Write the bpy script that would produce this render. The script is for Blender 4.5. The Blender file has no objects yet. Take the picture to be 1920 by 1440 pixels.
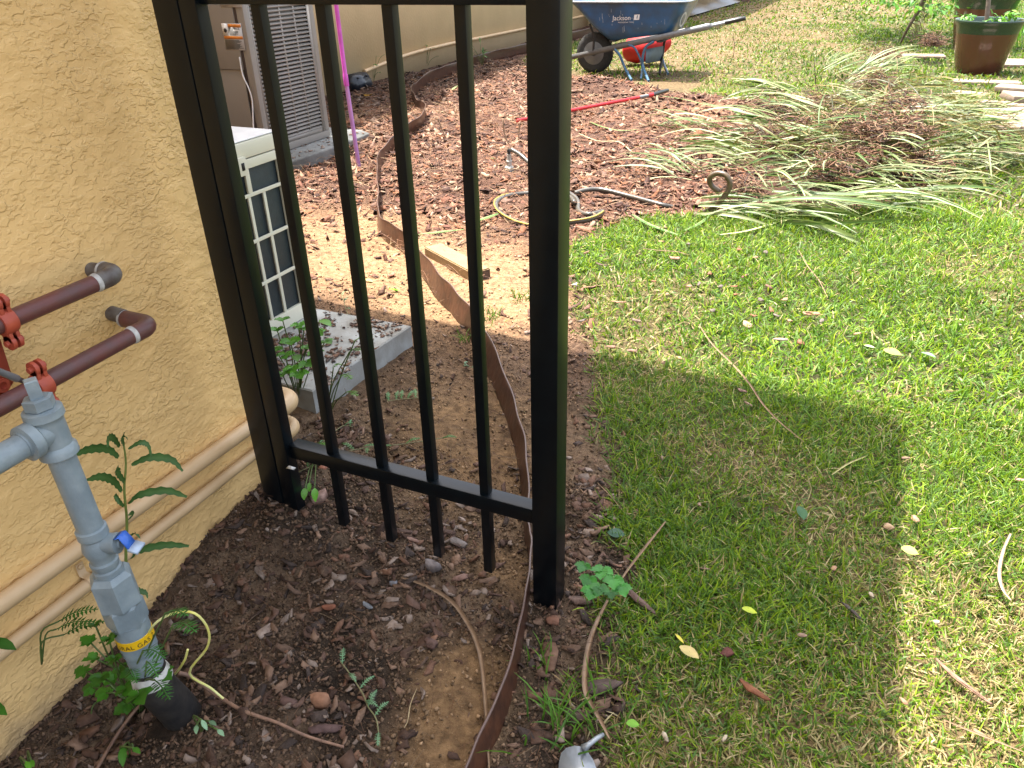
import bpy, bmesh, math, random
import numpy as np
from mathutils import Vector, Matrix

rnd = random.Random(7)
rng = np.random.default_rng(11)
scene = bpy.context.scene
COL = scene.collection
PI = math.pi

# ------------------------------------------------------------------ camera, sky, sun, exposure
def nrm(v):
    v = np.array(v, float)
    return v / np.linalg.norm(v)
FPX = 1440.0
_Z = -nrm([67, 2550, FPX])
_X = -nrm([-3565, -717, FPX]); _X = nrm(_X - _X.dot(_Z) * _Z)
_Y = np.cross(_Z, _X)
RW = np.array([_X, _Y, _Z])                 # world = RW @ (right, down, forward)
CAM = np.array([0, 0, 1.17])
cam_d = bpy.data.cameras.new('camera'); cam = bpy.data.objects.new('camera', cam_d); COL.objects.link(cam)
m3 = Matrix(((RW[0][0], -RW[0][1], -RW[0][2]), (RW[1][0], -RW[1][1], -RW[1][2]), (RW[2][0], -RW[2][1], -RW[2][2])))
cam.matrix_world = Matrix.Translation(CAM) @ m3.to_4x4()
cam_d.sensor_width = 36; cam_d.lens = FPX / 1920 * 36; cam_d.clip_end = 600; cam_d.clip_start = 0.02
scene.camera = cam

SUN = nrm([.30, -.08, -1.0])                # direction the light travels
world = bpy.data.worlds.new('World'); scene.world = world; world.use_nodes = True
wn = world.node_tree; bg = wn.nodes['Background']
sky = wn.nodes.new('ShaderNodeTexSky'); sky.sky_type = 'NISHITA'; sky.sun_disc = False
sky.sun_elevation = math.asin(-SUN[2]); sky.sun_rotation = math.atan2(-SUN[0], -SUN[1])
sky.air_density = 1.0; sky.dust_density = 5; sky.ozone_density = 1.0
hs = wn.nodes.new('ShaderNodeHueSaturation'); hs.inputs['Saturation'].default_value = .5      # a hazy, part-clouded summer sky
wn.links.new(sky.outputs[0], hs.inputs['Color']); wn.links.new(hs.outputs[0], bg.inputs[0]); bg.inputs[1].default_value = 0.15
sl = bpy.data.lights.new('sun', 'SUN'); sl.energy = 3.7; sl.angle = math.radians(.53); sl.color = (1, .95, .87)
so = bpy.data.objects.new('sun', sl); COL.objects.link(so)
so.rotation_euler = Vector(SUN).to_track_quat('-Z', 'Y').to_euler()
scene.view_settings.view_transform = 'Standard'; scene.view_settings.look = 'None'
scene.view_settings.gamma = 1; scene.view_settings.use_curve_mapping = False
scene.view_settings.exposure = 2.15
scene.cycles.max_bounces = 8; scene.cycles.diffuse_bounces = 4
scene.cycles.use_denoising = True

# ------------------------------------------------------------------ measured points on real planes
def ray(px, py): return RW @ np.array([px - 960, py - 720, FPX])
def gz(px, py, z=0.0):
    d = ray(px, py); return CAM + d * (z - CAM[2]) / d[2]
def gx(px, py, x):
    d = ray(px, py); return CAM + d * (x - CAM[0]) / d[0]
def gy(px, py, y):
    d = ray(px, py); return CAM + d * (y - CAM[1]) / d[1]

# ------------------------------------------------------------------ noise
def _h(ix, iy, s):
    n = (ix.astype(np.int64) * 374761393 + iy.astype(np.int64) * 668265263 + s * 974634777) & 0x7fffffff
    n = ((n ^ (n >> 13)) * 1274126177) & 0x7fffffff
    return ((n ^ (n >> 16)) & 0xffff) / 65535.0
def vn(x, y, s=0):
    x = np.asarray(x, float); y = np.asarray(y, float)
    ix = np.floor(x); iy = np.floor(y); fx = x - ix; fy = y - iy
    fx = fx * fx * (3 - 2 * fx); fy = fy * fy * (3 - 2 * fy)
    a = _h(ix, iy, s); b = _h(ix + 1, iy, s); c = _h(ix, iy + 1, s); d = _h(ix + 1, iy + 1, s)
    return (a * (1 - fx) + b * fx) * (1 - fy) + (c * (1 - fx) + d * fx) * fy
def fbm(x, y, s=0, o=4):
    t = 0; a = .5; n = 0
    for k in range(o):
        t = t + a * vn(np.asarray(x) * 2 ** k + 17.3 * k, np.asarray(y) * 2 ** k - 9.1 * k, s + k); n += a; a *= .5
    return t / n
def sstep(a, b, x):
    t = np.clip((np.asarray(x, float) - a) / (b - a), 0, 1); return t * t * (3 - 2 * t)

# ------------------------------------------------------------------ materials
MATS = {}
def mat(name, col, rough=.6, col2=None, nscale=20, bump=0, bscale=60, metal=0, attr=False, spec=.5, trans=0, dist=.002, coat=0,
        stretch=None, wave=0):
    if name in MATS: return MATS[name]
    m = bpy.data.materials.new(name); m.use_nodes = True; nt = m.node_tree; N = nt.nodes; L = nt.links
    b = N['Principled BSDF']
    b.inputs['Roughness'].default_value = rough; b.inputs['Metallic'].default_value = metal
    b.inputs['Specular IOR Level'].default_value = spec
    if coat: b.inputs['Coat Weight'].default_value = coat; b.inputs['Coat Roughness'].default_value = .08
    tc = N.new('ShaderNodeTexCoord'); src = tc.outputs['Object']
    if stretch:
        mp = N.new('ShaderNodeMapping'); mp.inputs['Scale'].default_value = stretch; L.new(src, mp.inputs[0]); src = mp.outputs[0]
    no = N.new('ShaderNodeTexNoise'); no.inputs['Scale'].default_value = nscale; no.inputs['Detail'].default_value = 6
    L.new(src, no.inputs['Vector'])
    cr = N.new('ShaderNodeMapRange'); cr.inputs[1].default_value = .35; cr.inputs[2].default_value = .65
    L.new(no.outputs['Fac'], cr.inputs[0])
    mx = N.new('ShaderNodeMix'); mx.data_type = 'RGBA'
    L.new(cr.outputs[0], mx.inputs[0])
    c2 = col2 or tuple(c * .8 for c in col)
    mx.inputs[6].default_value = (*col, 1); mx.inputs[7].default_value = (*c2, 1)
    out = mx.outputs[2]
    if attr:
        va = N.new('ShaderNodeAttribute'); va.attribute_name = 'Col'
        mm = N.new('ShaderNodeMix'); mm.data_type = 'RGBA'; mm.blend_type = 'MULTIPLY'; mm.inputs[0].default_value = 1
        L.new(va.outputs['Color'], mm.inputs[6]); L.new(out, mm.inputs[7]); out = mm.outputs[2]
    L.new(out, b.inputs['Base Color'])
    if bump:
        n2 = N.new('ShaderNodeTexNoise'); n2.inputs['Scale'].default_value = bscale; n2.inputs['Detail'].default_value = 5
        L.new(src, n2.inputs['Vector'])
        bp = N.new('ShaderNodeBump'); bp.inputs['Strength'].default_value = bump; bp.inputs['Distance'].default_value = dist
        L.new(n2.outputs['Fac'], bp.inputs['Height']); L.new(bp.outputs[0], b.inputs['Normal'])
    if trans:
        tr = N.new('ShaderNodeBsdfTranslucent'); L.new(out, tr.inputs['Color'])
        ms = N.new('ShaderNodeMixShader'); ms.inputs[0].default_value = trans
        L.new(b.outputs[0], ms.inputs[1]); L.new(tr.outputs[0], ms.inputs[2])
        L.new(ms.outputs[0], N['Material Output'].inputs['Surface'])
    MATS[name] = m; return m

W1 = (1, 1, 1)
M_stucco = mat('tan_stucco', (.60, .395, .175), .75, (.52, .335, .145), 3.5, .9, 130, dist=.0016)
def stucco_material():
    m = bpy.data.materials.new('rough_tan_stucco'); m.use_nodes = True; nt = m.node_tree; N = nt.nodes; L = nt.links; b = N['Principled BSDF']
    b.inputs['Roughness'].default_value = .62; b.inputs['Specular IOR Level'].default_value = .4
    tc = N.new('ShaderNodeTexCoord')
    def noise(sc, det, dis=0, vec=None):
        n = N.new('ShaderNodeTexNoise'); n.inputs['Scale'].default_value = sc; n.inputs['Detail'].default_value = det; n.inputs['Distortion'].default_value = dis
        L.new(vec or tc.outputs['Object'], n.inputs['Vector']); return n
    mp = N.new('ShaderNodeMapping'); mp.inputs['Scale'].default_value = (1, .75, 1.25); L.new(tc.outputs['Object'], mp.inputs[0])
    a = noise(88, 3.5, .4, mp.outputs[0]); a2 = noise(150, 4, .4); big = noise(11, 3)
    r = N.new('ShaderNodeMapRange'); r.interpolation_type = 'SMOOTHSTEP'; r.inputs[1].default_value = .44; r.inputs[2].default_value = .60; L.new(a.outputs['Fac'], r.inputs[0])
    r2 = N.new('ShaderNodeMapRange'); r2.inputs[1].default_value = .38; r2.inputs[2].default_value = .62; r2.inputs[3].default_value = .35; L.new(big.outputs['Fac'], r2.inputs[0])
    mu = N.new('ShaderNodeMath'); mu.operation = 'MULTIPLY'; L.new(r.outputs[0], mu.inputs[0]); L.new(r2.outputs[0], mu.inputs[1])
    ad = N.new('ShaderNodeMath'); ad.operation = 'MULTIPLY_ADD'; ad.inputs[1].default_value = .35; L.new(a2.outputs['Fac'], ad.inputs[0]); L.new(mu.outputs[0], ad.inputs[2])
    bp = N.new('ShaderNodeBump'); bp.inputs['Strength'].default_value = 1; bp.inputs['Distance'].default_value = .0018; L.new(ad.outputs[0], bp.inputs['Height']); L.new(bp.outputs[0], b.inputs['Normal'])
    cn = noise(5, 5); rr = N.new('ShaderNodeMapRange'); rr.inputs[1].default_value = .35; rr.inputs[2].default_value = .65; L.new(cn.outputs['Fac'], rr.inputs[0])
    mx = N.new('ShaderNodeMix'); mx.data_type = 'RGBA'; L.new(rr.outputs[0], mx.inputs[0]); mx.inputs[6].default_value = (.79, .52, .215, 1); mx.inputs[7].default_value = (.76, .495, .20, 1)
    # soil splash stains near the ground
    sp = N.new('ShaderNodeSeparateXYZ'); L.new(tc.outputs['Object'], sp.inputs[0]); dn = noise(28, 5)
    zz = N.new('ShaderNodeMath'); zz.operation = 'MULTIPLY_ADD'; zz.inputs[1].default_value = -.12; L.new(dn.outputs['Fac'], zz.inputs[0]); L.new(sp.outputs['Z'], zz.inputs[2])
    zr = N.new('ShaderNodeMapRange'); zr.inputs[1].default_value = -.14; zr.inputs[2].default_value = -.05; zr.inputs[3].default_value = .6; zr.inputs[4].default_value = 0; L.new(zz.outputs[0], zr.inputs[0])
    m2 = N.new('ShaderNodeMix'); m2.data_type = 'RGBA'; L.new(zr.outputs[0], m2.inputs[0]); L.new(mx.outputs[2], m2.inputs[6]); m2.inputs[7].default_value = (.24, .18, .12, 1)
    L.new(m2.outputs[2], b.inputs['Base Color']); return m
M_stucco = stucco_material()
M_stucco_far = mat('far_stucco', (.70, .53, .30), .8, (.64, .48, .265), 3, .6, 45, dist=.004)
M_black = mat('black_powder_coat', (.0012, .0028, .0045), .3, (.002, .0045, .0065), 30, .25, 260, dist=.0004, spec=.32)
M_tanpipe = mat('tan_painted_conduit', (.60, .42, .235), .42, (.53, .36, .19), 12, .2, 90, dist=.0008)
M_redpipe = mat('red_brown_painted_pipe', (.13, .042, .036), .42, (.10, .048, .045), 30, .3, 220, dist=.0005)
M_oldpipe = mat('weathered_dark_pipe', (.075, .055, .048), .55, (.14, .13, .12), 45, .4, 200, dist=.0006)
M_redcast = mat('red_orange_casting', (.42, .075, .035), .5, (.33, .055, .03), 40, .4, 160, dist=.0008)
M_grey = mat('grey_painted_fitting', (.235, .285, .305), .42, (.17, .215, .24), 30, .8, 90, dist=.0014)
M_cement = mat('white_sealant', (.52, .52, .50), .8, (.36, .34, .31), 90)
M_soil = None
M_chip = mat('bark_chip', W1, .78, (.62, .58, .55), 55, .8, 130, attr=True, dist=.003, spec=.3)
M_crumb = mat('soil_crumb', W1, .9, (.7, .68, .66), 70, attr=True, spec=.2)
M_grass = mat('grass_blade', W1, .5, (.85, .88, .8), 6, attr=True, trans=.38, spec=.35)
M_leaf = mat('green_leaf', W1, .42, (.78, .82, .75), 40, .3, 120, attr=True, trans=.3, spec=.4, dist=.0008)
M_dry = mat('dry_fibre', W1, .7, (.75, .7, .66), 60, .3, 200, attr=True, trans=.12)
M_cream = mat('cream_plastic', (.63, .62, .50), .4, (.60, .585, .47), 8)
M_skytint = mat('sky_tinted_lid', (.60, .62, .64), .35, (.52, .54, .57), 25)
M_coil = mat('dark_blue_coil', (.012, .022, .028), .5, (.018, .03, .036), 60, .3, 200)
M_acgrey = mat('grey_enamel_metal', (.235, .215, .19), .45, (.215, .195, .172), 5, .15, 90)
M_acdark = mat('dark_gap', (.01, .01, .01), .8)
M_concrete = mat('pale_concrete', (.32, .33, .315), .85, (.20, .19, .165), 11, .5, 120, dist=.0015)
M_edging = mat('brown_plastic_edging', (.075, .030, .016), .34, (.04, .018, .012), 30, .5, 45, attr=False, dist=.003, spec=.45)
M_wood = mat('weathered_pine', (.26, .17, .075), .75, (.20, .125, .055), 9, .5, 60, stretch=(1, 14, 14), dist=.001)
M_wooddark = mat('sawn_end_grain', (.10, .06, .04), .85, (.05, .03, .02), 60)
M_pink = mat('pink_pole_paint', (.52, .07, .42), .4); M_lilac = mat('faded_lilac_paint', (.46, .22, .52), .45, (.40, .2, .46), 20)
M_blue = mat('blue_painted_steel', (.018, .095, .23), .38, (.022, .06, .11), 7, .2, 60, coat=.2)
M_galv = mat('galvanised_steel', (.19, .19, .19), .45, (.15, .155, .16), 18, metal=.3)
M_legblue = mat('scuffed_blue_tube', (.03, .11, .22), .4, (.07, .12, .16), 40)
M_rubber = mat('black_rubber', (.022, .022, .022), .7, (.035, .034, .032), 40, .4, 120)
M_grip = mat('black_grip', (.018, .018, .018), .35)
M_white = mat('white_print', (.75, .75, .75), .5)
M_red = mat('red_fabric', (.55, .012, .012), .6, (.42, .01, .01), 14, .4, 40)
M_redpaint = mat('red_gloss_paint', (.50, .015, .02), .3)
M_hose = mat('dark_garden_hose', (.045, .042, .036), .32, (.07, .062, .05), 30)
M_hosey = mat('yellow_hose_stripe', (.32, .24, .04), .5)
M_pvc = mat('dusty_white_pvc', (.42, .41, .38), .5, (.28, .26, .22), 40)
M_pot = mat('brown_glazed_plastic', (.085, .026, .014), .22, (.065, .02, .012), 4, coat=.6)
M_potrim = mat('dark_green_glaze', (.008, .028, .016), .22, (.012, .034, .02), 6, coat=.6)
M_paver = mat('cream_travertine', (.27, .21, .155), .8, (.20, .145, .105), 12, .7, 60, dist=.002)
M_bark = mat('grey_stem_bark', (.17, .13, .10), .85, (.11, .085, .065), 30, .5, 60)
M_boxblk = mat('black_bait_plastic', (.012, .016, .024), .35)
M_orange = mat('orange_warning_print', (.65, .22, .03), .5)
M_ink = mat('black_print', (.02, .02, .02), .6)
M_label = mat('grey_white_label', (.5, .5, .5), .5)
M_yband = mat('yellow_vinyl_band', (.80, .48, .01), .4)
M_bluelever = mat('blue_vinyl_lever', (.03, .13, .55), .35); M_leverwhite = mat('worn_bare_lever', (.45, .55, .68), .4)
M_sleeve = mat('black_pipe_sleeve', (.014, .013, .013), .6, (.03, .026, .022), 40, .5, 90)
M_tape = mat('white_tape', (.52, .51, .48), .6, (.30, .29, .26), 60)
M_ywire = mat('yellow_wire', (.68, .62, .12), .35, (.66, .66, .30), 20)
M_root = mat('pale_root', (.26, .15, .095), .7, (.17, .10, .07), 70, .5, 120)
M_silver = mat('worn_silver_metal', (.30, .32, .34), .34, (.22, .24, .26), 30, .4, 60, metal=.35, dist=.001)
M_sheet = mat('black_plastic_sheet', (.01, .01, .011), .3)
M_roof = mat('shingle_roof', (.16, .13, .11), .9, (.12, .10, .085), 8)
M_soffit = mat('white_soffit', (.62, .60, .55), .7)
M_twig = mat('dry_twig', (.30, .20, .12), .8, (.2, .13, .08), 60)

def ground_material():
    m = bpy.data.materials.new('ground_soil'); m.use_nodes = True; nt = m.node_tree; N = nt.nodes; L = nt.links
    b = N['Principled BSDF']; b.inputs['Roughness'].default_value = .92; b.inputs['Specular IOR Level'].default_value = .25
    va = N.new('ShaderNodeAttribute'); va.attribute_name = 'Col'
    geo = N.new('ShaderNodeTexCoord')
    def noise(s, d=8):
        n = N.new('ShaderNodeTexNoise'); n.inputs['Scale'].default_value = s; n.inputs['Detail'].default_value = d
        n.inputs['Roughness'].default_value = .65; L.new(geo.outputs['Object'], n.inputs['Vector']); return n
    n1 = noise(45); n2 = noise(260, 4)
    r = N.new('ShaderNodeValToRGB'); r.color_ramp.elements[0].position = .33; r.color_ramp.elements[0].color = (.42, .38, .34, 1)
    r.color_ramp.elements[1].position = .68; r.color_ramp.elements[1].color = (1.35, 1.3, 1.22, 1)
    L.new(n1.outputs['Fac'], r.inputs[0])
    mm = N.new('ShaderNodeMix'); mm.data_type = 'RGBA'; mm.blend_type = 'MULTIPLY'; mm.inputs[0].default_value = 1
    L.new(va.outputs['Color'], mm.inputs[6]); L.new(r.outputs[0], mm.inputs[7])
    L.new(mm.outputs[2], b.inputs['Base Color'])
    ad = N.new('ShaderNodeMath'); ad.operation = 'MULTIPLY_ADD'; ad.inputs[1].default_value = 2.5
    L.new(n1.outputs['Fac'], ad.inputs[0]); L.new(n2.outputs['Fac'], ad.inputs[2])
    bp = N.new('ShaderNodeBump'); bp.inputs['Strength'].default_value = .9; bp.inputs['Distance'].default_value = .005
    L.new(ad.outputs[0], bp.inputs['Height']); L.new(bp.outputs[0], b.inputs['Normal'])
    return m

# ------------------------------------------------------------------ object helpers
def tag(o, label=None, cat=None, group=None, kind=None):
    if label: o['label'] = label
    if cat: o['category'] = cat
    if group: o['group'] = group
    if kind: o['kind'] = kind
    return o
def empty(name, loc, label, cat, group=None):
    o = bpy.data.objects.new(name, None); COL.objects.link(o); o.location = loc
    o.empty_display_size = .1
    return tag(o, label, cat, group)
def link(name, me, parent=None):
    o = bpy.data.objects.new(name, me); COL.objects.link(o)
    if parent is not None:
        o.parent = parent
        o.matrix_parent_inverse = Matrix.Translation(-abs_loc(parent))
    return o
def abs_loc(p):
    # every holder is unrotated; parts are written in world coordinates
    v = Vector((0, 0, 0))
    while p is not None:
        if p.parent is not None:
            v += p.location - abs_loc(p.parent)
            p = p.parent
            continue
        v += p.location; p = p.parent
    return v
def arrmesh(name, V, F, m, cols=None, smooth=False):
    """V (n,3); F list of index arrays or (tri array, quad array)."""
    me = bpy.data.meshes.new(name)
    V = np.asarray(V, np.float32)
    if isinstance(F, tuple): parts = [np.asarray(a, np.int32) for a in F if a is not None and len(a)]
    else: parts = None
    if parts is not None:
        loops = np.concatenate([a.ravel() for a in parts]); tot = np.concatenate([np.full(len(a), a.shape[1], np.int32) for a in parts])
    else:
        loops = np.array([i for f in F for i in f], np.int32); tot = np.array([len(f) for f in F], np.int32)
    start = np.concatenate([[0], np.cumsum(tot)[:-1]]).astype(np.int32)
    me.vertices.add(len(V)); me.vertices.foreach_set('co', V.ravel())
    me.loops.add(len(loops)); me.loops.foreach_set('vertex_index', loops)
    me.polygons.add(len(tot)); me.polygons.foreach_set('loop_start', start); me.polygons.foreach_set('loop_total', tot)
    if smooth: me.polygons.foreach_set('use_smooth', np.ones(len(tot), bool))
    if cols is not None:
        a = me.color_attributes.new('Col', 'FLOAT_COLOR', 'POINT')
        c = np.ones((len(V), 4), np.float32); c[:, :3] = cols; a.data.foreach_set('color', c.ravel())
    for q in (m if isinstance(m, (list, tuple)) else [m]): me.materials.append(q)
    me.update(calc_edges=True); me.validate()
    return me
class MB:
    """collects shapes into one mesh"""
    def __init__(s): s.v = []; s.f = []; s.c = []; s.col = (1, 1, 1)
    def add(s, V, F, col=None):
        n = len(s.v); s.v += [tuple(map(float, p)) for p in V]; s.f += [tuple(int(i) + n for i in f) for f in F]
        s.c += [col if col is not None else s.col] * len(V); return s
    def addc(s, V, F, cols):
        n = len(s.v); s.v += [tuple(map(float, p)) for p in V]; s.f += [tuple(int(i) + n for i in f) for f in F]; s.c += list(cols); return s
    def box(s, a, b, bev=0.0):
        x0, y0, z0 = a; x1, y1, z1 = b
        if not bev:
            V = [(x, y, z) for z in (z0, z1) for y in (y0, y1) for x in (x0, x1)]
            return s.add(V, [(0, 2, 3, 1), (4, 5, 7, 6), (0, 1, 5, 4), (2, 6, 7, 3), (0, 4, 6, 2), (1, 3, 7, 5)])
        bm = bmesh.new(); bmesh.ops.create_cube(bm, size=1)
        for v in bm.verts:
            v.co = Vector(((x0 + x1) / 2 + v.co.x * (x1 - x0), (y0 + y1) / 2 + v.co.y * (y1 - y0), (z0 + z1) / 2 + v.co.z * (z1 - z0)))
        bmesh.ops.bevel(bm, geom=bm.edges[:], offset=bev, segments=2, affect='EDGES', profile=.6)
        bm.verts.index_update()
        V = [v.co[:] for v in bm.verts]; F = [[v.index for v in f.verts] for f in bm.faces]; bm.free()
        return s.add(V, F)
    def tube(s, P, R, seg=12, cap=True, col=None, phase=0, oval=1):
        P = [np.array(p, float) for p in P]
        if not hasattr(R, '__len__'): R = [R] * len(P)
        T = []
        for i in range(len(P)):
            a = P[max(0, i - 1)]; b = P[min(len(P) - 1, i + 1)]; d = b - a
            if np.linalg.norm(d) < 1e-9: d = T[-1] if T else np.array([0, 0, 1.])
            T.append(d / np.linalg.norm(d))
        u = np.cross(T[0], [0, 0, 1.]);
        if np.linalg.norm(u) < 1e-3: u = np.cross(T[0], [1., 0, 0])
        u /= np.linalg.norm(u); V = []
        for p, r, t in zip(P, R, T):
            u = u - u.dot(t) * t; u /= np.linalg.norm(u); w = np.cross(t, u)
            for k in range(seg):
                a = 2 * PI * k / seg + phase; V.append(p + r * (math.cos(a) * u + oval * math.sin(a) * w))
        F = []
        for i in range(len(P) - 1):
            for k in range(seg):
                a = i * seg + k; b = i * seg + (k + 1) % seg; F.append((a, b, b + seg, a + seg))
        if cap: F.append(tuple(range(seg))[::-1]); F.append(tuple(range((len(P) - 1) * seg, len(P) * seg)))
        return s.add(V, F, col)
    def turn(s, p0, axis, prof, seg=24, col=None, phase=0):
        """profile [(t, r)...] turned round an axis from p0"""
        p0 = np.array(p0, float); t = nrm(axis)
        u = np.cross(t, [0, 0, 1.])
        if np.linalg.norm(u) < 1e-3: u = np.cross(t, [0, 1., 0])
        u /= np.linalg.norm(u); w = np.cross(t, u); V = []
        for (d, r) in prof:
            for k in range(seg):
                a = 2 * PI * k / seg + phase; V.append(p0 + t * d + r * (math.cos(a) * u + math.sin(a) * w))
        F = []
        n = len(prof)
        for i in range(n - 1):
            for k in range(seg):
                a = i * seg + k; b = i * seg + (k + 1) % seg; F.append((a, b, b + seg, a + seg))
        F.append(tuple(range(seg))[::-1]); F.append(tuple(range((n - 1) * seg, n * seg)))
        return s.add(V, F, col)
    def ribbon(s, P, wid, up=(0, 0, 1), cols=None, curl=0.0):
        """flat strip along P, width list, facing 'up'; cols = list of colours across (n columns)"""
        P = [np.array(p, float) for p in P]
        if not hasattr(wid, '__len__'): wid = [wid] * len(P)
        cols = cols or [(1, 1, 1), (1, 1, 1)]
        nc = len(cols); V = []; C = []
        for i, p in enumerate(P):
            t = nrm(P[min(len(P) - 1, i + 1)] - P[max(0, i - 1)]); upv = np.array(up, float)
            sd = np.cross(t, upv); sd = sd / (np.linalg.norm(sd) + 1e-9); nn = np.cross(sd, t)
            for k in range(nc):
                q = k / (nc - 1) - .5
                V.append(p + sd * q * wid[i] + nn * curl * wid[i] * (q * q * 4 - .5)); C.append(cols[k])
        F = [(i * nc + k, i * nc + k + 1, (i + 1) * nc + k + 1, (i + 1) * nc + k) for i in range(len(P) - 1) for k in range(nc - 1)]
        return s.addc(V, F, C)
    def build(s, name, m, parent=None, smooth=False, auto=None):
        me = arrmesh(name, np.array(s.v), s.f, m, np.array(s.c), smooth)
        if auto is not None:
            me.polygons.foreach_set('use_smooth', np.ones(len(me.polygons), bool))
            me.set_sharp_from_angle(angle=math.radians(auto))
        return link(name, me, parent)
def bez(pts, n=24):
    """smooth curve through points (Catmull-Rom)"""
    P = [np.array(p, float) for p in pts]; P = [2 * P[0] - P[1]] + P + [2 * P[-1] - P[-2]]; out = []
    m = len(P) - 3
    for i in range(m):
        k = max(2, n // m)
        for j in range(k + (1 if i == m - 1 else 0)):
            t = j / k; a, b, c, d = P[i:i + 4]
            out.append(.5 * ((2 * b) + (-a + c) * t + (2 * a - 5 * b + 4 * c - d) * t * t + (-a + 3 * b - 3 * c + d) * t ** 3))
    return out
def rots(yaw, tx, ty):
    """rotation matrices: tilt about x and y, then yaw about z"""
    n = len(yaw); cz, sz = np.cos(yaw), np.sin(yaw); cx, sx = np.cos(tx), np.sin(tx); cy, sy = np.cos(ty), np.sin(ty)
    Rz = np.zeros((n, 3, 3)); Rz[:, 0, 0] = cz; Rz[:, 0, 1] = -sz; Rz[:, 1, 0] = sz; Rz[:, 1, 1] = cz; Rz[:, 2, 2] = 1
    Rx = np.zeros((n, 3, 3)); Rx[:, 0, 0] = 1; Rx[:, 1, 1] = cx; Rx[:, 1, 2] = -sx; Rx[:, 2, 1] = sx; Rx[:, 2, 2] = cx
    Ry = np.zeros((n, 3, 3)); Ry[:, 1, 1] = 1; Ry[:, 0, 0] = cy; Ry[:, 0, 2] = sy; Ry[:, 2, 0] = -sy; Ry[:, 2, 2] = cy
    return Rz @ Rx @ Ry
def scatter(name, temps, P, R, S, C, m, kind='stuff', smooth=False):
    """temps: list of (V, tris, quads, tint). one joined mesh of many small real pieces"""
    n = len(P); pick = rng.integers(0, len(temps), n); VV = []; TT = []; QQ = []; CC = []; off = 0
    for k, (V, T, Q, tint) in enumerate(temps):
        idx = np.nonzero(pick == k)[0]
        if not len(idx): continue
        v = V[None] * S[idx][:, None, :]; v = np.einsum('nij,nvj->nvi', R[idx], v) + P[idx][:, None, :]
        c = C[idx][:, None, :] * tint[None]
        nv = len(V); base = off + np.arange(len(idx)) * nv
        if len(T): TT.append((np.array(T)[None] + base[:, None, None]).reshape(-1, 3))
        if len(Q): QQ.append((np.array(Q)[None] + base[:, None, None]).reshape(-1, 4))
        VV.append(v.reshape(-1, 3)); CC.append(c.reshape(-1, 3)); off += nv * len(idx)
    me = arrmesh(name, np.concatenate(VV), (np.concatenate(TT) if TT else None, np.concatenate(QQ) if QQ else None), m, np.concatenate(CC), smooth)
    o = link(name, me); o['kind'] = kind; return o

# ------------------------------------------------------------------ ground shape and zones
BOUND = [(-.14, -.5), (-.19, .6), (-.21, .77), (-.26, .91), (-.27, 1.03), (-.30, 1.18), (-.39, 1.43), (-.47, 1.64), (-.67, 2.04), (-.93, 2.57), (-1.12, 3.05),
         (-1.13, 3.4), (-1.0, 3.66), (-.72, 3.85), (-.3, 3.98), (0.0, 4.2), (.35, 4.6), (.5, 5.3), (.3, 6.1), (-.25, 6.5), (-.7, 6.95), (-1.3, 7.3), (-1.9, 7.5), (-2.6, 7.9), (-3.6, 8.4),
         (-4.1, 9.5), (-4.15, 12), (-3.9, 15), (-3.55, 18), (-3.1, 21), (-2.6, 26), (-2, 45)]
_bp = np.array(BOUND + [(-60, 45), (-60, -.5)])
def in_bed_dist(x, y):
    """signed distance-ish: positive inside bed"""
    x = np.asarray(x, float); y = np.asarray(y, float); shp = x.shape; x = x.ravel(); y = y.ravel()
    ins = np.zeros(len(x), bool); dmin = np.full(len(x), 1e9)
    for i in range(len(_bp)):
        a = _bp[i]; b = _bp[(i + 1) % len(_bp)]
        c = ((a[1] > y) != (b[1] > y)); t = (y - a[1]) / (b[1] - a[1] + 1e-12)
        ins ^= c & (x < a[0] + t * (b[0] - a[0]))
        if i < len(BOUND) - 1:
            d = b - a; q = np.clip(((x - a[0]) * d[0] + (y - a[1]) * d[1]) / d.dot(d), 0, 1)
            dd = np.hypot(x - a[0] - q * d[0], y - a[1] - q * d[1]); dmin = np.minimum(dmin, dd)
    return np.where(ins, dmin, -dmin).reshape(shp)
def bedmask(x, y, w=.06):
    d = in_bed_dist(x, y) + (fbm(np.asarray(x) * 9, np.asarray(y) * 9, 5, 3) - .5) * .14 * (1 + .12 * np.asarray(y))
    return sstep(-w, w, d)
def hgt(x, y):
    x = np.asarray(x, float); y = np.asarray(y, float)
    h = -.065 * sstep(1.12, .45, y) * sstep(-.75, -1.15, x) + .062 * np.exp(-((x + 1.09) / .11) ** 2 - ((y - 1.06) / .13) ** 2) + .02 * np.exp(-((x + 1.2) / .15) ** 2 - ((y - 1.15) / .2) ** 2)
    far = sstep(2.2, 3.2, y)
    h = h + (fbm(x * 2.2, y * 2.2, 1, 3) - .5) * .03 * (1 + far)
    h = h + .10 * np.exp(-((x + 2.5) / .45) ** 2 - ((y - 7.2) / .5) ** 2) + .05 * np.exp(-((x + 3.2) / .6) ** 2 - ((y - 5.3) / .8) ** 2)
    return h
def fine(x, y, bed):
    return bed * ((fbm(x * 14, y * 14, 21, 4) - .5) * .034 + (fbm(x * 48, y * 48, 31, 3) - .5) * .014)
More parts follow.
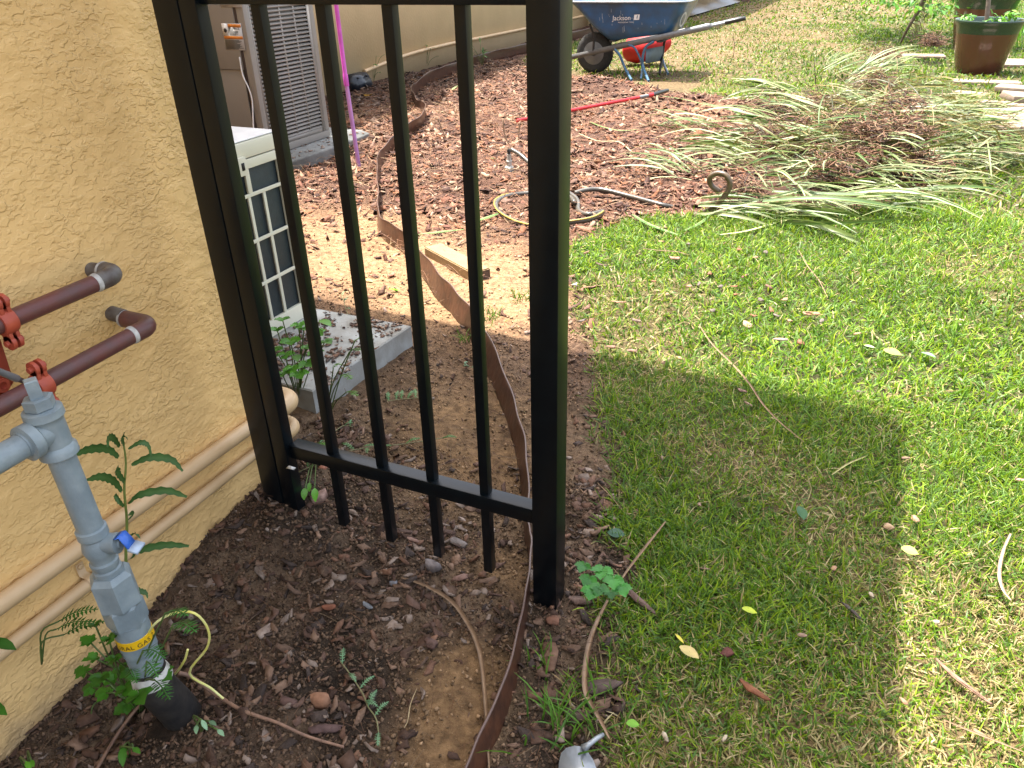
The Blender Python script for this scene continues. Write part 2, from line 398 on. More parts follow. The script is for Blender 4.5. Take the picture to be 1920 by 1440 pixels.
def sand(x, y):
    """bare sand patches"""
    s = np.exp(-((x + .515) / .07) ** 2 - ((y - .83) / .09) ** 2) * 1.25 + np.exp(-((x + .47) / .075) ** 2 - ((y - .70) / .14) ** 2) * 1.2
    s = s + .85 * np.exp(-((x + .54) / .10) ** 2 - ((y - 1.13) / .08) ** 2) + .8 * np.exp(-((x + .72) / .18) ** 2 - ((y - 1.42) / .2) ** 2) + .8 * np.exp(-((x + .95) / .3) ** 2 - ((y - 1.65) / .3) ** 2)
    s = s + 1.3 * np.exp(-((x + 1.75) / .65) ** 2 - ((y - 2.6) / .42) ** 2) + .9 * np.exp(-((x + 1.25) / .3) ** 2 - ((y - 2.45) / .4) ** 2)
    s = s + .75 * np.exp(-((x + 2.3) / .5) ** 2 - ((y - 3.1) / .3) ** 2)
    s = s + .5 * np.exp(-((x + 1.0) / .9) ** 2 - ((y - 6.6) / .35) ** 2)
    return np.clip(s * (.55 + .9 * fbm(x * 6, y * 6, 44, 4)) * 1.0, 0, 1)
def dryness(x, y):
    """how yellow and thin the lawn is"""
    n = fbm(x * .9, y * .9, 60, 4)
    d = sstep(.46, .64, n) * .75
    d = d + .35 * sstep(1.5, .8, y) * fbm(x * 5, y * 5, 61, 3) + .50 * sstep(.2, .5, x) * sstep(2.0, 1.2, y)
    d = d - .3 * np.exp(-((y - 3.1) / .9) ** 2) - .35 * sstep(3.4, 4.2, y) * sstep(6.5, 5, y)
    d = d + .95 * np.exp(-((x + 2.2) / 1.5) ** 2) * sstep(6.8, 8.0, y) * (.45 + fbm(x * 2.2, y * 1.4, 66, 3) * .9)
    d = d + .2 * sstep(13, 20, y) - .25 * sstep(8.5, 10, y) * sstep(-1.5, .2, x)
    return np.clip(d, 0, 1)

def build_ground():
    xs = [-120, -60, -30, -18, -12, -9, -7.5, -6.5, -5.8]
    x = -5.2
    while x < 3.2:
        xs.append(x); x += .013 if -1.45 < x < -.1 else (.024 if -2.5 < x < 1.2 else .045)
    xs += [3.4, 3.8, 4.5, 6, 9, 14, 22, 40, 80, 150]
    ys = [-60, -20, -8, -4, -2, -1, -.5, -.1, .15, .3]
    y = .4
    while y < 22: ys.append(y); y += max(.013, .0095 * y)
    ys += [23, 25, 28, 33, 40, 60, 100, 160, 260]
    xs = np.array(xs); ys = np.array(ys); X, Y = np.meshgrid(xs, ys)
    b = bedmask(X, Y); s = sand(X, Y) * b
    Zs = hgt(X, Y) + fine(X, Y, b * (1 - .75 * s)) - .004
    inner = sstep(140, 30, np.abs(X)); Zs = Zs * inner
    soil = np.array([.075, .050, .034]); soil2 = np.array([.175, .125, .085]); sd = np.array([.34, .215, .11])
    th = np.array([.14, .10, .052]); gr = np.array([.06, .062, .024])
    n = sstep(.25, .75, fbm(X * 8, Y * 8, 71, 4))[..., None]; dk = sstep(.44, .60, fbm(X * 6.5 + 3, Y * 6.5, 77, 4))[..., None]; far = sstep(1.6, 2.6, Y)[..., None]
    bc = (soil * (1 - n) + soil2 * n) * (1 - .68 * dk)
    bc = bc * (1 - far) + far * (np.array([.06, .030, .021]) * (1 - n) + np.array([.11, .058, .038]) * n)
    sdd = sd * (1 - far) * .62 + far * np.array([.29, .18, .10])
    bc = bc * (1 - s[..., None]) + sdd * s[..., None]
    d = dryness(X, Y)[..., None]
    fl = sstep(6, 14, Y)[..., None]
    lc = (gr * (1 + .2 * fl)) * (1 - d) + th * d
    C = bc * b[..., None] + lc * (1 - b[..., None])
    nx, ny = len(xs), len(ys)
    i = np.arange(ny - 1)[:, None] * nx + np.arange(nx - 1)[None]
    Q = np.stack([i, i + 1, i + nx + 1, i + nx], -1).reshape(-1, 4)
    V = np.stack([X, Y, Zs], -1).reshape(-1, 3)
    o = link('ground', arrmesh('ground', V, (Q,), ground_material(), C.reshape(-1, 3), True))
    tag(o, kind='structure')
build_ground()
def gh(x, y):
    """height of the built ground at a point"""
    x = np.asarray(x, float); y = np.asarray(y, float); b = bedmask(x, y)
    return hgt(x, y) + fine(x, y, b * (1 - .75 * sand(x, y) * b)) - .004
def on(px, py, dz=0.0):
    """ground point under a pixel of the photograph, at the ground's own height"""
    p = gz(px, py, 0)
    for _ in range(3): p = gz(px, py, float(hgt(p[0], p[1])) + dz)
    return p

# ------------------------------------------------------------------ house
def house():
    root = empty('house', (-1.22, 1.17, 0), 'tan stucco house whose shaded walls run along the left side of the yard', 'house')
    # near wall with real skip-trowel relief
    ys = np.arange(-.9, 1.1701, .0055); zs = np.arange(-.16, 1.75, .0055)
    Y, Z = np.meshgrid(ys, zs)
    n = fbm(Y * 38, Z * 55, 3, 3); m_ = fbm(Y * 13 + 5, Z * 17, 8, 3); k = fbm(Y * 90, Z * 90, 12, 2)
    rel = sstep(.42, .60, n) * .0017 * (.35 + m_) + (k - .5) * .0014 + (fbm(Y * 3, Z * 3, 15, 2) - .5) * .003
    edge = sstep(1.17, 1.155, Y)
    X = -1.222 + rel * edge - (1 - edge) * .006
    nx, ny = len(ys), len(zs); i = np.arange(ny - 1)[:, None] * nx + np.arange(nx - 1)[None]
    Q = np.stack([i, i + 1, i + nx + 1, i + nx], -1).reshape(-1, 4)
    w = link('wall', arrmesh('wall', np.stack([X, Y, Z], -1).reshape(-1, 3), (Q,), M_stucco, None, True), root)
    w['label'] = 'near rough stucco wall behind the pipes'
    b = MB(); b.box((-6.2, -7, -.16), (-1.232, 1.168, 2.72)); b.box((-1.2321, -7, -.16), (-1.222, -.9, 2.72)); b.box((-1.2321, -.9, 1.748), (-1.222, 1.168, 2.72))
    b.build('wall', M_stucco, root)
    b = MB(); b.box((-6.2, 1.169, -.16), (-4.85, 13.9, 2.6)); w = b.build('wall', M_stucco_far, root); w['label'] = 'set back smooth wall behind the air conditioner'
    b = MB(); b.box((-6.2, 13.901, -.16), (-4.35, 34, 2.9)); b.build('wall', M_stucco_far, root)
    # eaves: edges are where the shadows on the ground say they are
    def eave(poly, h, name='roof'):
        V = [(x, y, h) for x, y in poly] + [(x, y, h + .16) for x, y in poly]; n = len(poly)
        F = [tuple(range(n))[::-1], tuple(range(n, 2 * n))] + [(i, (i + 1) % n, (i + 1) % n + n, i + n) for i in range(n)]
        MB().add(V, F).build(name, M_soffit, root)
        V2 = [(x, y, h + .165) for x, y in poly]; c = (-4.2, poly[0][1] - 2.5, h + 1.4)
    h = 2.72; dx, dy = SUN[0] / -SUN[2] * h, SUN[1] / -SUN[2] * h
    eave([(.18 - dx, -7.2), (.18 - dx, 2.10 - dy), (-1.3 - dx, 2.20 - dy), (-4.2, 2.25 - dy), (-4.2, -7.2)], h)
    h = 2.6; dx = SUN[0] / -SUN[2] * h
    eave([(-3.52 - dx, 2.25 + .22), (-3.52 - dx, 6.5), (-3.88 - dx, 7.1), (-3.88 - dx, 13.8), (-6.3, 13.8), (-6.3, 2.25 + .22)], h)
    h = 2.9; dx = SUN[0] / -SUN[2] * h
    eave([(-2.6 - dx, 13.82), (-2.6 - dx, 34), (-6.3, 34), (-6.3, 13.82)], h)
    rb = MB(); rb.add([(-.64, -7.2, 2.885), (-.64, 2.3, 2.885), (-4.5, 2.3, 4.6), (-4.5, -7.2, 4.6), (-4.62, 2.47, 2.765), (-4.62, 13.8, 2.765), (-6.3, 13.8, 3.4), (-6.3, 2.47, 3.4)], [(0, 1, 2, 3), (4, 5, 6, 7)])
    rb.build('roof_shingles', M_roof, root)
house()

# ------------------------------------------------------------------ metal fence
def fence():
    root = empty('metal_fence', (-.43, 1.08, 0), 'black metal picket fence panel between the house wall and its end post', 'fence')
    def post(x0, x1, y0, y1, z1=1.95, nm='post', lab=None):
        b = MB(); b.box((x0, y0, -.12), (x1, y1, z1), .003); o = b.build(nm, M_black, root, auto=40)
        if lab: o['label'] = lab
    post(-.461, -.410, 1.063, 1.113, nm='end_post')
    post(-1.140, -1.084, 1.058, 1.096, nm='wall_post')
    post(-1.0835, -1.046, 1.0595, 1.088, nm='jamb_post')
    for x, zb in ((-.950, .045), (-.823, .040), (-.702, .038), (-.580, .038)):
        b = MB(); b.box((x, 1.079, zb - .012), (x + .019, 1.098, 1.95), .0015); b.build('picket', M_black, root, auto=40)
    b = MB(); b.box((-1.046, 1.071, .198), (-.461, 1.104, .232), .0025); b.build('bottom_rail', M_black, root, auto=40)
    b = MB(); b.box((-1.046, 1.071, 1.104), (-.461, 1.104, 1.140), .0025); b.build('top_rail', M_black, root, auto=40)
    b = MB(); b.box((-1.084, 1.066, 1.11), (-1.080, 1.084, 1.15), .001); b.box((-1.084, 1.066, .196), (-1.080, 1.084, .236), .001); b.build('hinge_bracket', M_black, root)
    # bits of bark and dried mud lying on the bottom rail are chips of their own kind (below)
fence()

# ------------------------------------------------------------------ pipes on the wall
def conduits():
    for (y0, z0, z1, r, lab) in ((-.9, .250, .214, .0168, 'upper of two tan painted conduits along the foot of the near wall'),
                                 (-.9, .135, .137, .0128, 'lower and thinner of two tan painted conduits along the foot of the near wall')):
        t = empty('wall_conduit', (-1.195, .5, z1), lab, 'conduit')
        x = -1.222 + r + .004
        b = MB(); ye = 1.215
        P = [(x, y0, z0)] + [(x, y, z1 + (z0 - z1) * (1.1 - y) / 2) for y in (0, .4, .8, 1.1)] + [(x, 1.175, z1), (x + .012, 1.20, z1)]
        b.tube(P, r, 20); b.build('straight_run', M_tanpipe, t, auto=50)
        b = MB(); c = (x - .035, 1.19, z1); R = .052
        R = .034; xe = x + .016; Q = [(x + .004, 1.18, z1), (xe, 1.205, z1)] + [(xe - R + R * math.cos(a), 1.232 + R * math.sin(a), z1) for a in np.linspace(0, PI / 2, 8)] + [(xe - R - .15, 1.232 + R, z1)]
        b.tube(Q, r * 1.32, 20); b.build('corner_elbow', M_tanpipe, t, auto=50)
        yy = gx(455 if r > .015 else 560, 0, -1.2)[1]
        for yc in ((.70,) if r > .015 else (.655,)):
            b = MB(); zc = z1 + (z0 - z1) * (1.1 - yc) / 2
            A = [(x + (r + .0022) * math.cos(a), zc + (r + .0022) * math.sin(a)) for a in np.linspace(-PI * .55, PI * .55, 14)]
            A = [(-1.219, A[0][1] - .001)] + A + [(-1.219, A[-1][1] + .001), (-1.219, A[-1][1] + .028)]
            b.ribbon([(p[0], yc, p[1]) for p in A], .013, up=(0, 1, 0)) if 0 else None
            V = []; F = []
            for (ax, az) in A: V += [(ax, yc - .008, az), (ax, yc + .008, az)]
            F = [(2 * i, 2 * i + 1, 2 * i + 3, 2 * i + 2) for i in range(len(A) - 1)]
            b.add(V, F); b.turn((-1.219, yc, A[-1][1] - .008), (1, 0, 0), [(0, .0055), (.003, .0055), (.004, .003)], 8)
            b.build('pipe_strap', M_tanpipe, t)
conduits()

def brown_pipe(px_in, stub_px, pts, lab, old_elbow, clamp_px, flip):
    p_in = gx(*px_in, -1.22)
    d = flip; r = .0145
    z = p_in[2]; y0 = p_in[1] + .0
    t = empty('wall_pipe', tuple(p_in), lab, 'pipe')
    me = M_oldpipe; mr = M_redpipe
    xa = -1.22 + d
    A = gx(*pts[0], xa); B = gx(*pts[1], xa)
    zf = (A[2] + B[2]) / 2
    b = MB(); b.tube([(-1.24, B[1] , z), (-1.22 + .03, B[1], (z + zf) / 2)], r * .95, 22); b.build('wall_stub', me, t, auto=50)
    b = MB(); R = .024
    P = [(-1.22 + .03, B[1], zf), (xa - R, B[1], zf)] + [(xa - R + R * math.sin(a), B[1] - R + R * math.cos(a), zf) for a in np.linspace(.1, PI / 2, 8)] + [(xa, B[1] - R - .022, zf)]
    b.tube(P, r * 1.10, 22); b.build('elbow', me if old_elbow else mr, t, auto=60)
    b = MB(); b.tube([(-1.22 + .027, B[1], zf), (-1.22 + .032, B[1], zf)], r * 1.13, 22); b.build('sealant_ring', M_cement, t, auto=50)
    b = MB(); b.tube([(xa, B[1] - R - .020, zf), (xa, B[1] - R - .0235, zf), (xa, B[1] - R - .028, zf)], [r * 1.13, r * 1.10, r * 1.03], 22); b.build('sealant_ring', M_cement, t, auto=50)
    b = MB(); b.tube([(xa, B[1] - R - .022, zf), (xa, A[1], A[2]), (xa, -.8, A[2] - .002)], r, 26); b.build('pipe_run', mr, t, auto=50)
    # hinged red clamp
    cp = gx(*clamp_px, xa); yc = cp[1]; zc = A[2]
    b = MB()
    b.turn((xa, yc - .011, zc), (0, 1, 0), [(0, r * 1.04), (0, r * 1.3), (.004, r * 1.42), (.018, r * 1.42), (.022, r * 1.3), (.022, r * 1.04)], 26)
    b.build('clamp_ring', M_redcast, t, auto=35)
    for s_, nm in ((1, 'clamp_ear'), (-1, 'clamp_ear')):
        b = MB(); ez = zc + s_ * (r + .018)
        for q in (-1, 1):
            b.turn((xa + .004, yc + q * .0055 - .003, ez), (0, 1, 0), [(0, .012), (.006, .012)], 14)
            b.box((xa - .006, yc + q * .0055 - .003, min(ez, zc + s_ * r) ), (xa + .013, yc + q * .0055 + .003, max(ez, zc + s_ * r)), .001)
        b.turn((xa + .004, yc - .014, ez), (0, 1, 0), [(0, .005), (.028, .005)], 8)
        b.build(nm, M_redcast, t, auto=35)
    return t, xa, A, B
brown_pipe((195, 498), None, ((12, 602), (222, 512)), 'upper of two red-brown painted pipes that turn into the stucco wall', True, (8, 600), .066)
brown_pipe((218, 582), None, ((0, 762), (285, 603)), 'lower of two red-brown painted pipes, the one nearest the grey gas fitting', False, (75, 715), .100)

def valve_bits():
    t = empty('wall_bracket', tuple(gx(10, 720, -1.2)), 'orange-red cast bracket on the wall at the left picture edge between the brown pipes', 'bracket')
    xa = -1.175
    b = MB(); pts = [(-14, 600), (2, 640), (18, 690), (26, 715), (10, 742), (-40, 745), (-40, 600)]
    P = [gx(a, c, xa) for a, c in pts]; n = len(P)
    V = [tuple(p) for p in P] + [(p[0] - .03, p[1], p[2]) for p in P]
    F = [tuple(range(n)), tuple(range(n, 2 * n))[::-1]] + [(i, i + n, (i + 1) % n + n, (i + 1) % n) for i in range(n)]
    b.add(V, F); b.build('bracket_plate', M_redcast, t)
    c = gx(2, 722, xa + .001); b = MB(); b.turn(c, (1, 0, 0), [(0, .011), (.006, .011), (.006, .006), (.002, .006)], 18); b.build('bracket_boss', M_redcast, t, auto=35)
    t2 = empty('thin_grey_rod', tuple(gx(20, 700, -1.15)), 'thin grey rod with a brown tip reaching the lower brown pipe from the left', 'rod')
    b = MB(); b.tube([gx(-40, 682, -1.13), gx(0, 697, -1.13), gx(32, 710, -1.135)], [.0052, .0052, .006], 12); b.build('rod', M_galv, t2, auto=50)
    b = MB(); b.tube([gx(32, 710, -1.135), gx(56, 720, -1.14)], [.0045, .0035], 12); b.build('rod_tip', M_oldpipe, t2, auto=50)
valve_bits()

# ------------------------------------------------------------------ gas riser
AX0 = np.array([-.962, .56, 0.0])
def riser():
    t = empty('gas_riser', (-.96, .56, 0), 'grey gas riser pipe with tee, hex unions, blue lever and yellow band by the wall', 'gas pipe')
    top = gy(57, 716, .56); bot = gy(282, 1262, .56)
    ax = nrm(bot - top); Lt = np.linalg.norm(bot - top)
    def at(py):                                            # distance along the axis for a picture row
        a = np.array([57, 716.]); b_ = np.array([282, 1262.])
        xx = a[0] + (b_[0] - a[0]) * (py - a[1]) / (b_[1] - a[1]); q = gy(xx, py, .56)
        return float((q - top).dot(ax))
    def seg(name, rows, m, n=28, phase=0, auto=35):
        b = MB(); b.turn(top, ax, [(at(py), r) for py, r in rows], n, phase=phase); return b.build(name, m, t, auto=auto)
    seg('plug_head', [(712, .0100), (714, .0118), (745, .0118), (746, .0128)], M_grey, 4, PI / 4 + .5, 20)
    seg('hex_bushing', [(744, .0165), (746, .0205), (763, .0205), (765, .0185)], M_grey, 6, .3, 20)
    seg('tee_body', [(765, .0215), (767, .0262), (780, .0268), (784, .0240), (790, .0225), (812, .0225), (832, .0222), (838, .0262), (850, .0265), (853, .0225)], M_grey)
    tc = top + ax * at(806)
    sd = np.array([0, -1.0, .0]); sd = nrm(sd)
    b = MB(); b.turn(tc, sd, [(0, .021), (.022, .021), (.026, .0262), (.040, .0265), (.042, .0195), (.045, .0195)], 28); b.build('tee_branch', M_grey, t, auto=35)
    b = MB(); b.tube([tc + sd * .042, tc + sd * 1.2], .0182, 28); b.build('branch_pipe', M_grey, t, auto=50)
    seg('riser_pipe', [(851, .0192), (998, .0192)], M_grey)
    seg('valve_body', [(988, .0195), (990, .0225), (1003, .0225), (1007, .0195), (1013, .021), (1024, .0235), (1036, .021), (1042, .0185), (1048, .0185), (1050, .0215), (1058, .0205), (1062, .0185), (1064, .0215), (1075, .0215), (1082, .0185), (1095, .0185)], M_grey)
    vc = top + ax * at(1018)
    vd = nrm([.75, .1, .35])
    vd = nrm([.95, .35, .12]); vd = nrm(vd - vd.dot(ax) * ax)
    b = MB(); b.turn(vc, vd, [(0, .017), (.026, .0155), (.03, .0165), (.036, .0165), (.037, .008), (.041, .008)], 20); b.build('valve_stem', M_grey, t, auto=35)
    b = MB(); up = -ax
    q = vc + vd * .036
    s1 = nrm(np.cross(vd, ax))
    P = [q - s1 * .0 + up * .014, q + vd * .008 + up * .016, q + vd * .014 + up * .004, q + vd * .018 - up * .008]
    for i, mm_, nm in ((0, M_bluelever, 'valve_lever'),):
        V = []; F = []
        for p in P:
            V += [p - s1 * .010, p + s1 * .010, p + s1 * .010 + vd * .003, p - s1 * .010 + vd * .003]
        for i2 in range(len(P) - 1):
            for k in range(4): a = i2 * 4 + k; c = i2 * 4 + (k + 1) % 4; F.append((a, c, c + 4, a + 4))
        F += [(3, 2, 1, 0), (len(V) - 4, len(V) - 3, len(V) - 2, len(V) - 1)]
        b.add(V, F); lv = b.build(nm, mm_, t)
    e = P[-1]; b = MB(); V = []
    for dd in (0, .016):
        for (u_, w_) in ((-.012, 0), (.012, 0), (.012, .004), (-.012, .004)): V.append(e + vd * dd * .9 - up * dd * .35 + s1 * u_ + vd * w_ * .2 + up * w_)
    b.add(V, [(3, 2, 1, 0), (4, 5, 6, 7), (0, 1, 5, 4), (1, 2, 6, 5), (2, 3, 7, 6), (3, 0, 4, 7)]); b.build('lever_tip', M_leverwhite, lv)
    seg('upper_union', [(1072, .0265), (1078, .0325), (1080, .0338), (1128, .0338), (1131, .0320)], M_grey, 6, .1, 20)
    seg('lower_union', [(1128, .0300), (1131, .0322), (1160, .0322), (1166, .0300)], M_grey, 6, .65, 20)
    seg('crimp_collar', [(1162, .0290), (1166, .0282), (1170, .0288), (1175, .0280), (1180, .0288), (1184, .0280), (1200, .0280), (1206, .0285), (1210, .0278), (1214, .0284), (1218, .0268)], M_grey)
    yb = seg('yellow_band', [(1183, .0288), (1183.2, .0292), (1197, .0292), (1197.2, .0288)], M_yband, 40)
    seg('lower_pipe', [(1214, .0262), (1262, .0262)], M_grey)
    # lettering bent round the band
    cu = bpy.data.curves.new('band_text', 'FONT'); cu.body = 'NATURAL GAS 2'; cu.size = .0118; cu.align_x = 'CENTER'; cu.extrude = 0; cu.space_character = 1.12
    to = bpy.data.objects.new('tmp', cu); COL.objects.link(to); bpy.context.view_layer.update()
    me = to.evaluated_get(bpy.context.evaluated_depsgraph_get()).to_mesh()
    TV = np.array([v.co[:] for v in me.vertices]); TF = [tuple(p.vertices) for p in me.polygons]; to.to_mesh_clear(); bpy.data.objects.remove(to)
    up = -ax; face = nrm(CAM - (top + ax * at(1190))); face = nrm(face - face.dot(up) * up); right = np.cross(up, face)
    cen = top + ax * at(1194); V = []
    for (x, y, z) in TV:
        a = (x - .017) / .0296; V.append(cen + .0296 * (math.cos(a) * face + math.sin(a) * right) + up * (y - .0005))
    MB().add(V, TF).build('band_lettering', M_ink, yb)
    # white tape and black sleeve bending to the ground
    e = top + ax * at(1258)
    c1 = on(345, 1335)
    P = bez([e - ax * .01, e + ax * .012, e + ax * .035 + (c1 - e) * .12, c1 + np.array([-.005, 0, -.02]), c1 + np.array([.03, -.02, -.14])], 18)
    b = MB(); b.tube(P[4:], [.031 + .006 * i / len(P) for i in range(len(P) - 4)], 26); b.build('black_sleeve', M_sleeve, t, auto=50)
    b = MB(); b.tube([e - ax * .012, e + ax * .006], .0278, 26); b.build('black_tape', M_sleeve, t, auto=50)
    b = MB(); b.tube(P[1:6], [.0283, .0300, .0315, .0325, .0335], 26); b.build('white_tape', M_tape, t, auto=50)
riser()

# ------------------------------------------------------------------ yellow tracer wire, root, dry stem
def strand(name, pts, r, m, label, cat, seg=8, n=40, taper=None, group=None):
    P = bez(pts, n); R = [r] * len(P) if taper is None else [r * (1 - (1 - taper) * i / (len(P) - 1)) for i in range(len(P))]
    b = MB(); b.tube(P, R, seg); o = b.build(name, m, None, auto=60); tag(o, label, cat, group); return o
Yw = .60
strand('yellow_wire', [gy(272, 1225, .575), gy(274, 1200, .57), gy(290, 1170, .57), gy(325, 1150, .59), gy(365, 1150, .60), gy(390, 1180, .61), gy(388, 1215, .61), gy(355, 1262, .60),
                       gy(395, 1290, .62), on(430, 1318, .004), on(470, 1335, .003)], .0021, M_ywire, 'loop of thin yellow tracer wire hanging beside the foot of the gas riser', 'wire')
strand('yellow_wire', [gy(352, 1218, .61), gy(345, 1240, .605), gy(325, 1266, .60), gy(300, 1270, .57), gy(282, 1250, .565)], .0021, M_ywire, 'short curl of yellow wire wrapped against the grey riser above its white tape', 'wire')
strand('root', [gy(335, 1262, .62), gy(360, 1270, .63), on(410, 1305, .012), on(450, 1330, .01), on(490, 1345, .008), on(520, 1355, .008), on(575, 1380, .006), on(645, 1401, .003)], .0042, M_root,
       'pale pinkish-brown root running right from the foot of the gas riser', 'root', taper=.55)
strand('dry_twig', [gy(290, 1300, .56), on(255, 1330, .02), on(215, 1385, .01), on(180, 1445, .01), on(150, 1500, .01)], .0030, M_root, 'thin tan dry stem slanting down to the lower left corner from the riser foot', 'stem')

# ------------------------------------------------------------------ plastic landscape edging
def edging():
    near = [(-.372, .40), (-.378, .60), (-.385, .693), (-.404, .852), (-.458, 1.03), (-.515, 1.17), (-.566, 1.255), (-.705, 1.52), (-.895, 1.80), (-1.195, 2.165), (-1.435, 2.39), (-1.79, 2.755),
            (-2.08, 2.99), (-2.38, 3.45), (-2.80, 4.15), (-2.98, 4.7), (-3.1, 5.2), (-3.42, 5.7), (-3.85, 6.3), (-4.15, 7.0), (-4.36, 8.3), (-4.34, 10), (-4.2, 13), (-3.95, 16), (-3.6, 19), (-3.3, 24)]
    C = bez([(x, y, 0) for x, y in near], 300)
    n = len(C); V = []
    for i, p in enumerate(C):
        y = p[1]; t = nrm(C[min(n - 1, i + 1)] - C[max(0, i - 1)]); sd = np.array([-t[1], t[0], 0])
        H = float(np.interp(y, [.4, 1.2, 1.6, 2.1, 2.9, 3.2, 3.7, 4.4, 5.0, 6.0], [.048, .052, .066, .080, .088, .085, .075, .075, .10, .11]))
        lean = float(np.interp(y, [.4, .8, 1.1, 1.4, 2.0, 2.8, 3.3, 4.2, 5.0, 5.8, 6.6], [.024, .018, 0, -.022, -.034, -.02, -.01, .02, -.03, .02, 0]))
        H *= 1 + .06 * math.sin(i * .33)
        lean += .003 * math.sin(i * .8) * (.2 if y < 1.3 else 1)
        zb = float(hgt(p[0], p[1])) - .02
        for k, q in enumerate((0, .33, .66, .95, 1.0)):
            wob = .0022 * math.sin(i * .9 + k * 1.7) * (1 if 0 < k < 4 else .3) * (.3 if y < 1.3 else 1)
            V.append(p + sd * (lean * q * (1 if y < 1.25 else 1) + wob) + np.array([0, 0, zb + q * (H + .02)]))
    nc = 5; F = [(i * nc + k, i * nc + k + 1, (i + 1) * nc + k + 1, (i + 1) * nc + k) for i in range(n - 1) for k in range(nc - 1)]
    me = arrmesh('edging', np.array(V), F, M_edging, None, True)
    t = empty('landscape_edging', (-.55, 1.26, 0), 'long wavy brown plastic edging strip snaking through the mulch and under the fence', 'garden edging')
    o = link('edging_strip', me, t); s = o.modifiers.new('thick', 'SOLIDIFY'); s.thickness = .0028; s.offset = 0
    top = [V[i * nc + 4] for i in range(n)]
    b = MB(); b.tube(top, .0026, 8); b.build('top_bead', mat('highlit_edging_lip', (.11, .065, .05), .35), t, smooth=True)  # paler bead paints in the highlight along the strip's top edge
edging()

# ------------------------------------------------------------------ air conditioners
def mini_split():
    x1 = -1.680; ya, yb = 1.50, 1.945; z0, z1 = .078, .700; x0 = x1 - .31
    t = empty('mini_split_unit', (x1, yb, 0), 'cream mini-split outdoor unit with dark coil grille behind the fence by the wall', 'air conditioner')
    b = MB(); b.box((x0, ya, z0), (x1 - .012, yb - .002, z1 - .06), .01); b.build('cabinet', M_coil, t, auto=40)
    b = MB(); b.box((x0 - .004, ya - .004, z1 - .050), (x1 + .003, yb + .003, z1 - .002), .008); b.build('top_cover', M_cream, t, auto=40)
    b = MB(); b.box((x0, ya, z1 - .0005), (x1 - .003, yb - .003, z1 + .002), .001); b.build('sky_tint_sheet', M_skytint, t)  # thin sheet over the cover; bluish skylight is put into its colour
    g = MB(); r = .0055
    def bar(y0, y1, za, zb): g.box((x1 - .006, y0, za), (x1 + .002, y1, zb), .002)
    zt = z1 - .052; yR = yb
    # solid frame: right stile, top rail, base rail
    g.box((x1 - .010, yR - .034, z0 + .0), (x1 + .001, yR, zt), .003)
    g.box((x1 - .010, ya, zt - .028), (x1 + .001, yR - .034, zt), .002)
    g.build('grille_frame', M_cream, t, auto=40)
    b = MB(); b.box((x1 - .012, ya, z0), (x1 + .002, yR - .0345, z0 + .055), .003); b.build('base_pan', M_cream, t, auto=40)
    ycol = [1.898 - .067 * k for k in range(0, 9)]
    for yy in ycol[1:]:
        bb = MB(); bb.box((x1 - .007, yy - .006, z0 + .055), (x1 - .001, yy + .006, zt - .105), .002); bb.build('grille_bar', M_cream, t, auto=40)
    for zz in (zt - .105, zt - .245, zt - .385):
        bb = MB(); bb.box((x1 - .0055, ya, zz - .0055), (x1 + .001, yR - .0335, zz + .0055), .002); bb.build('grille_bar', M_cream, t, auto=40)
    for yy in (ycol[2] + .008, ycol[6]):
        bb = MB(); bb.box((x1 - .007, yy - .009, zt - .100), (x1 + .001, yy + .009, zt - .028), .002); bb.build('grille_bar', M_cream, t, auto=40)
    c = gx(448, 312, x1); b = MB(); b.box((x1 + .001, c[1] - .022, c[2] - .028), (x1 + .014, c[1] + .020, c[2] + .026), .004); cl = b.build('cable_clip', M_cream, t, auto=40)
    b = MB(); b.box((x1 + .0142, c[1] - .004, c[2] - .012), (x1 + .0152, c[1] + .008, c[2] + .010)); b.build('clip_slot', M_acdark, cl)
    b = MB(); b.box((x0 + .02, ya + .05, .06), (x1 - .02, ya + .1, z0), 0); b.box((x0 + .02, yb - .1, .06), (x1 - .02, yb - .05, z0), 0); b.build('foot', M_acgrey, t)
    s = MB(); P = [(-2.12, 1.51), (-1.338, 1.505), (-1.300, 1.995), (-2.12, 2.0)]
    s.add([(x, y, -.06) for x, y in P] + [(x, y, .072) for x, y in P] + [(x + (.004 if x < -2 else -.004), y + (.004 if y < 1.6 else -.004), .076) for x, y in P],
          [(8, 9, 10, 11)] + [(i, (i + 1) % 4, (i + 1) % 4 + 4, i + 4) for i in range(4)] + [(i + 4, (i + 1) % 4 + 4, (i + 1) % 4 + 8, i + 8) for i in range(4)])
    o = s.build('concrete_slab', M_concrete, None, auto=40); tag(o, 'pale concrete slab littered with bark under the cream mini-split unit', 'slab')
mini_split()

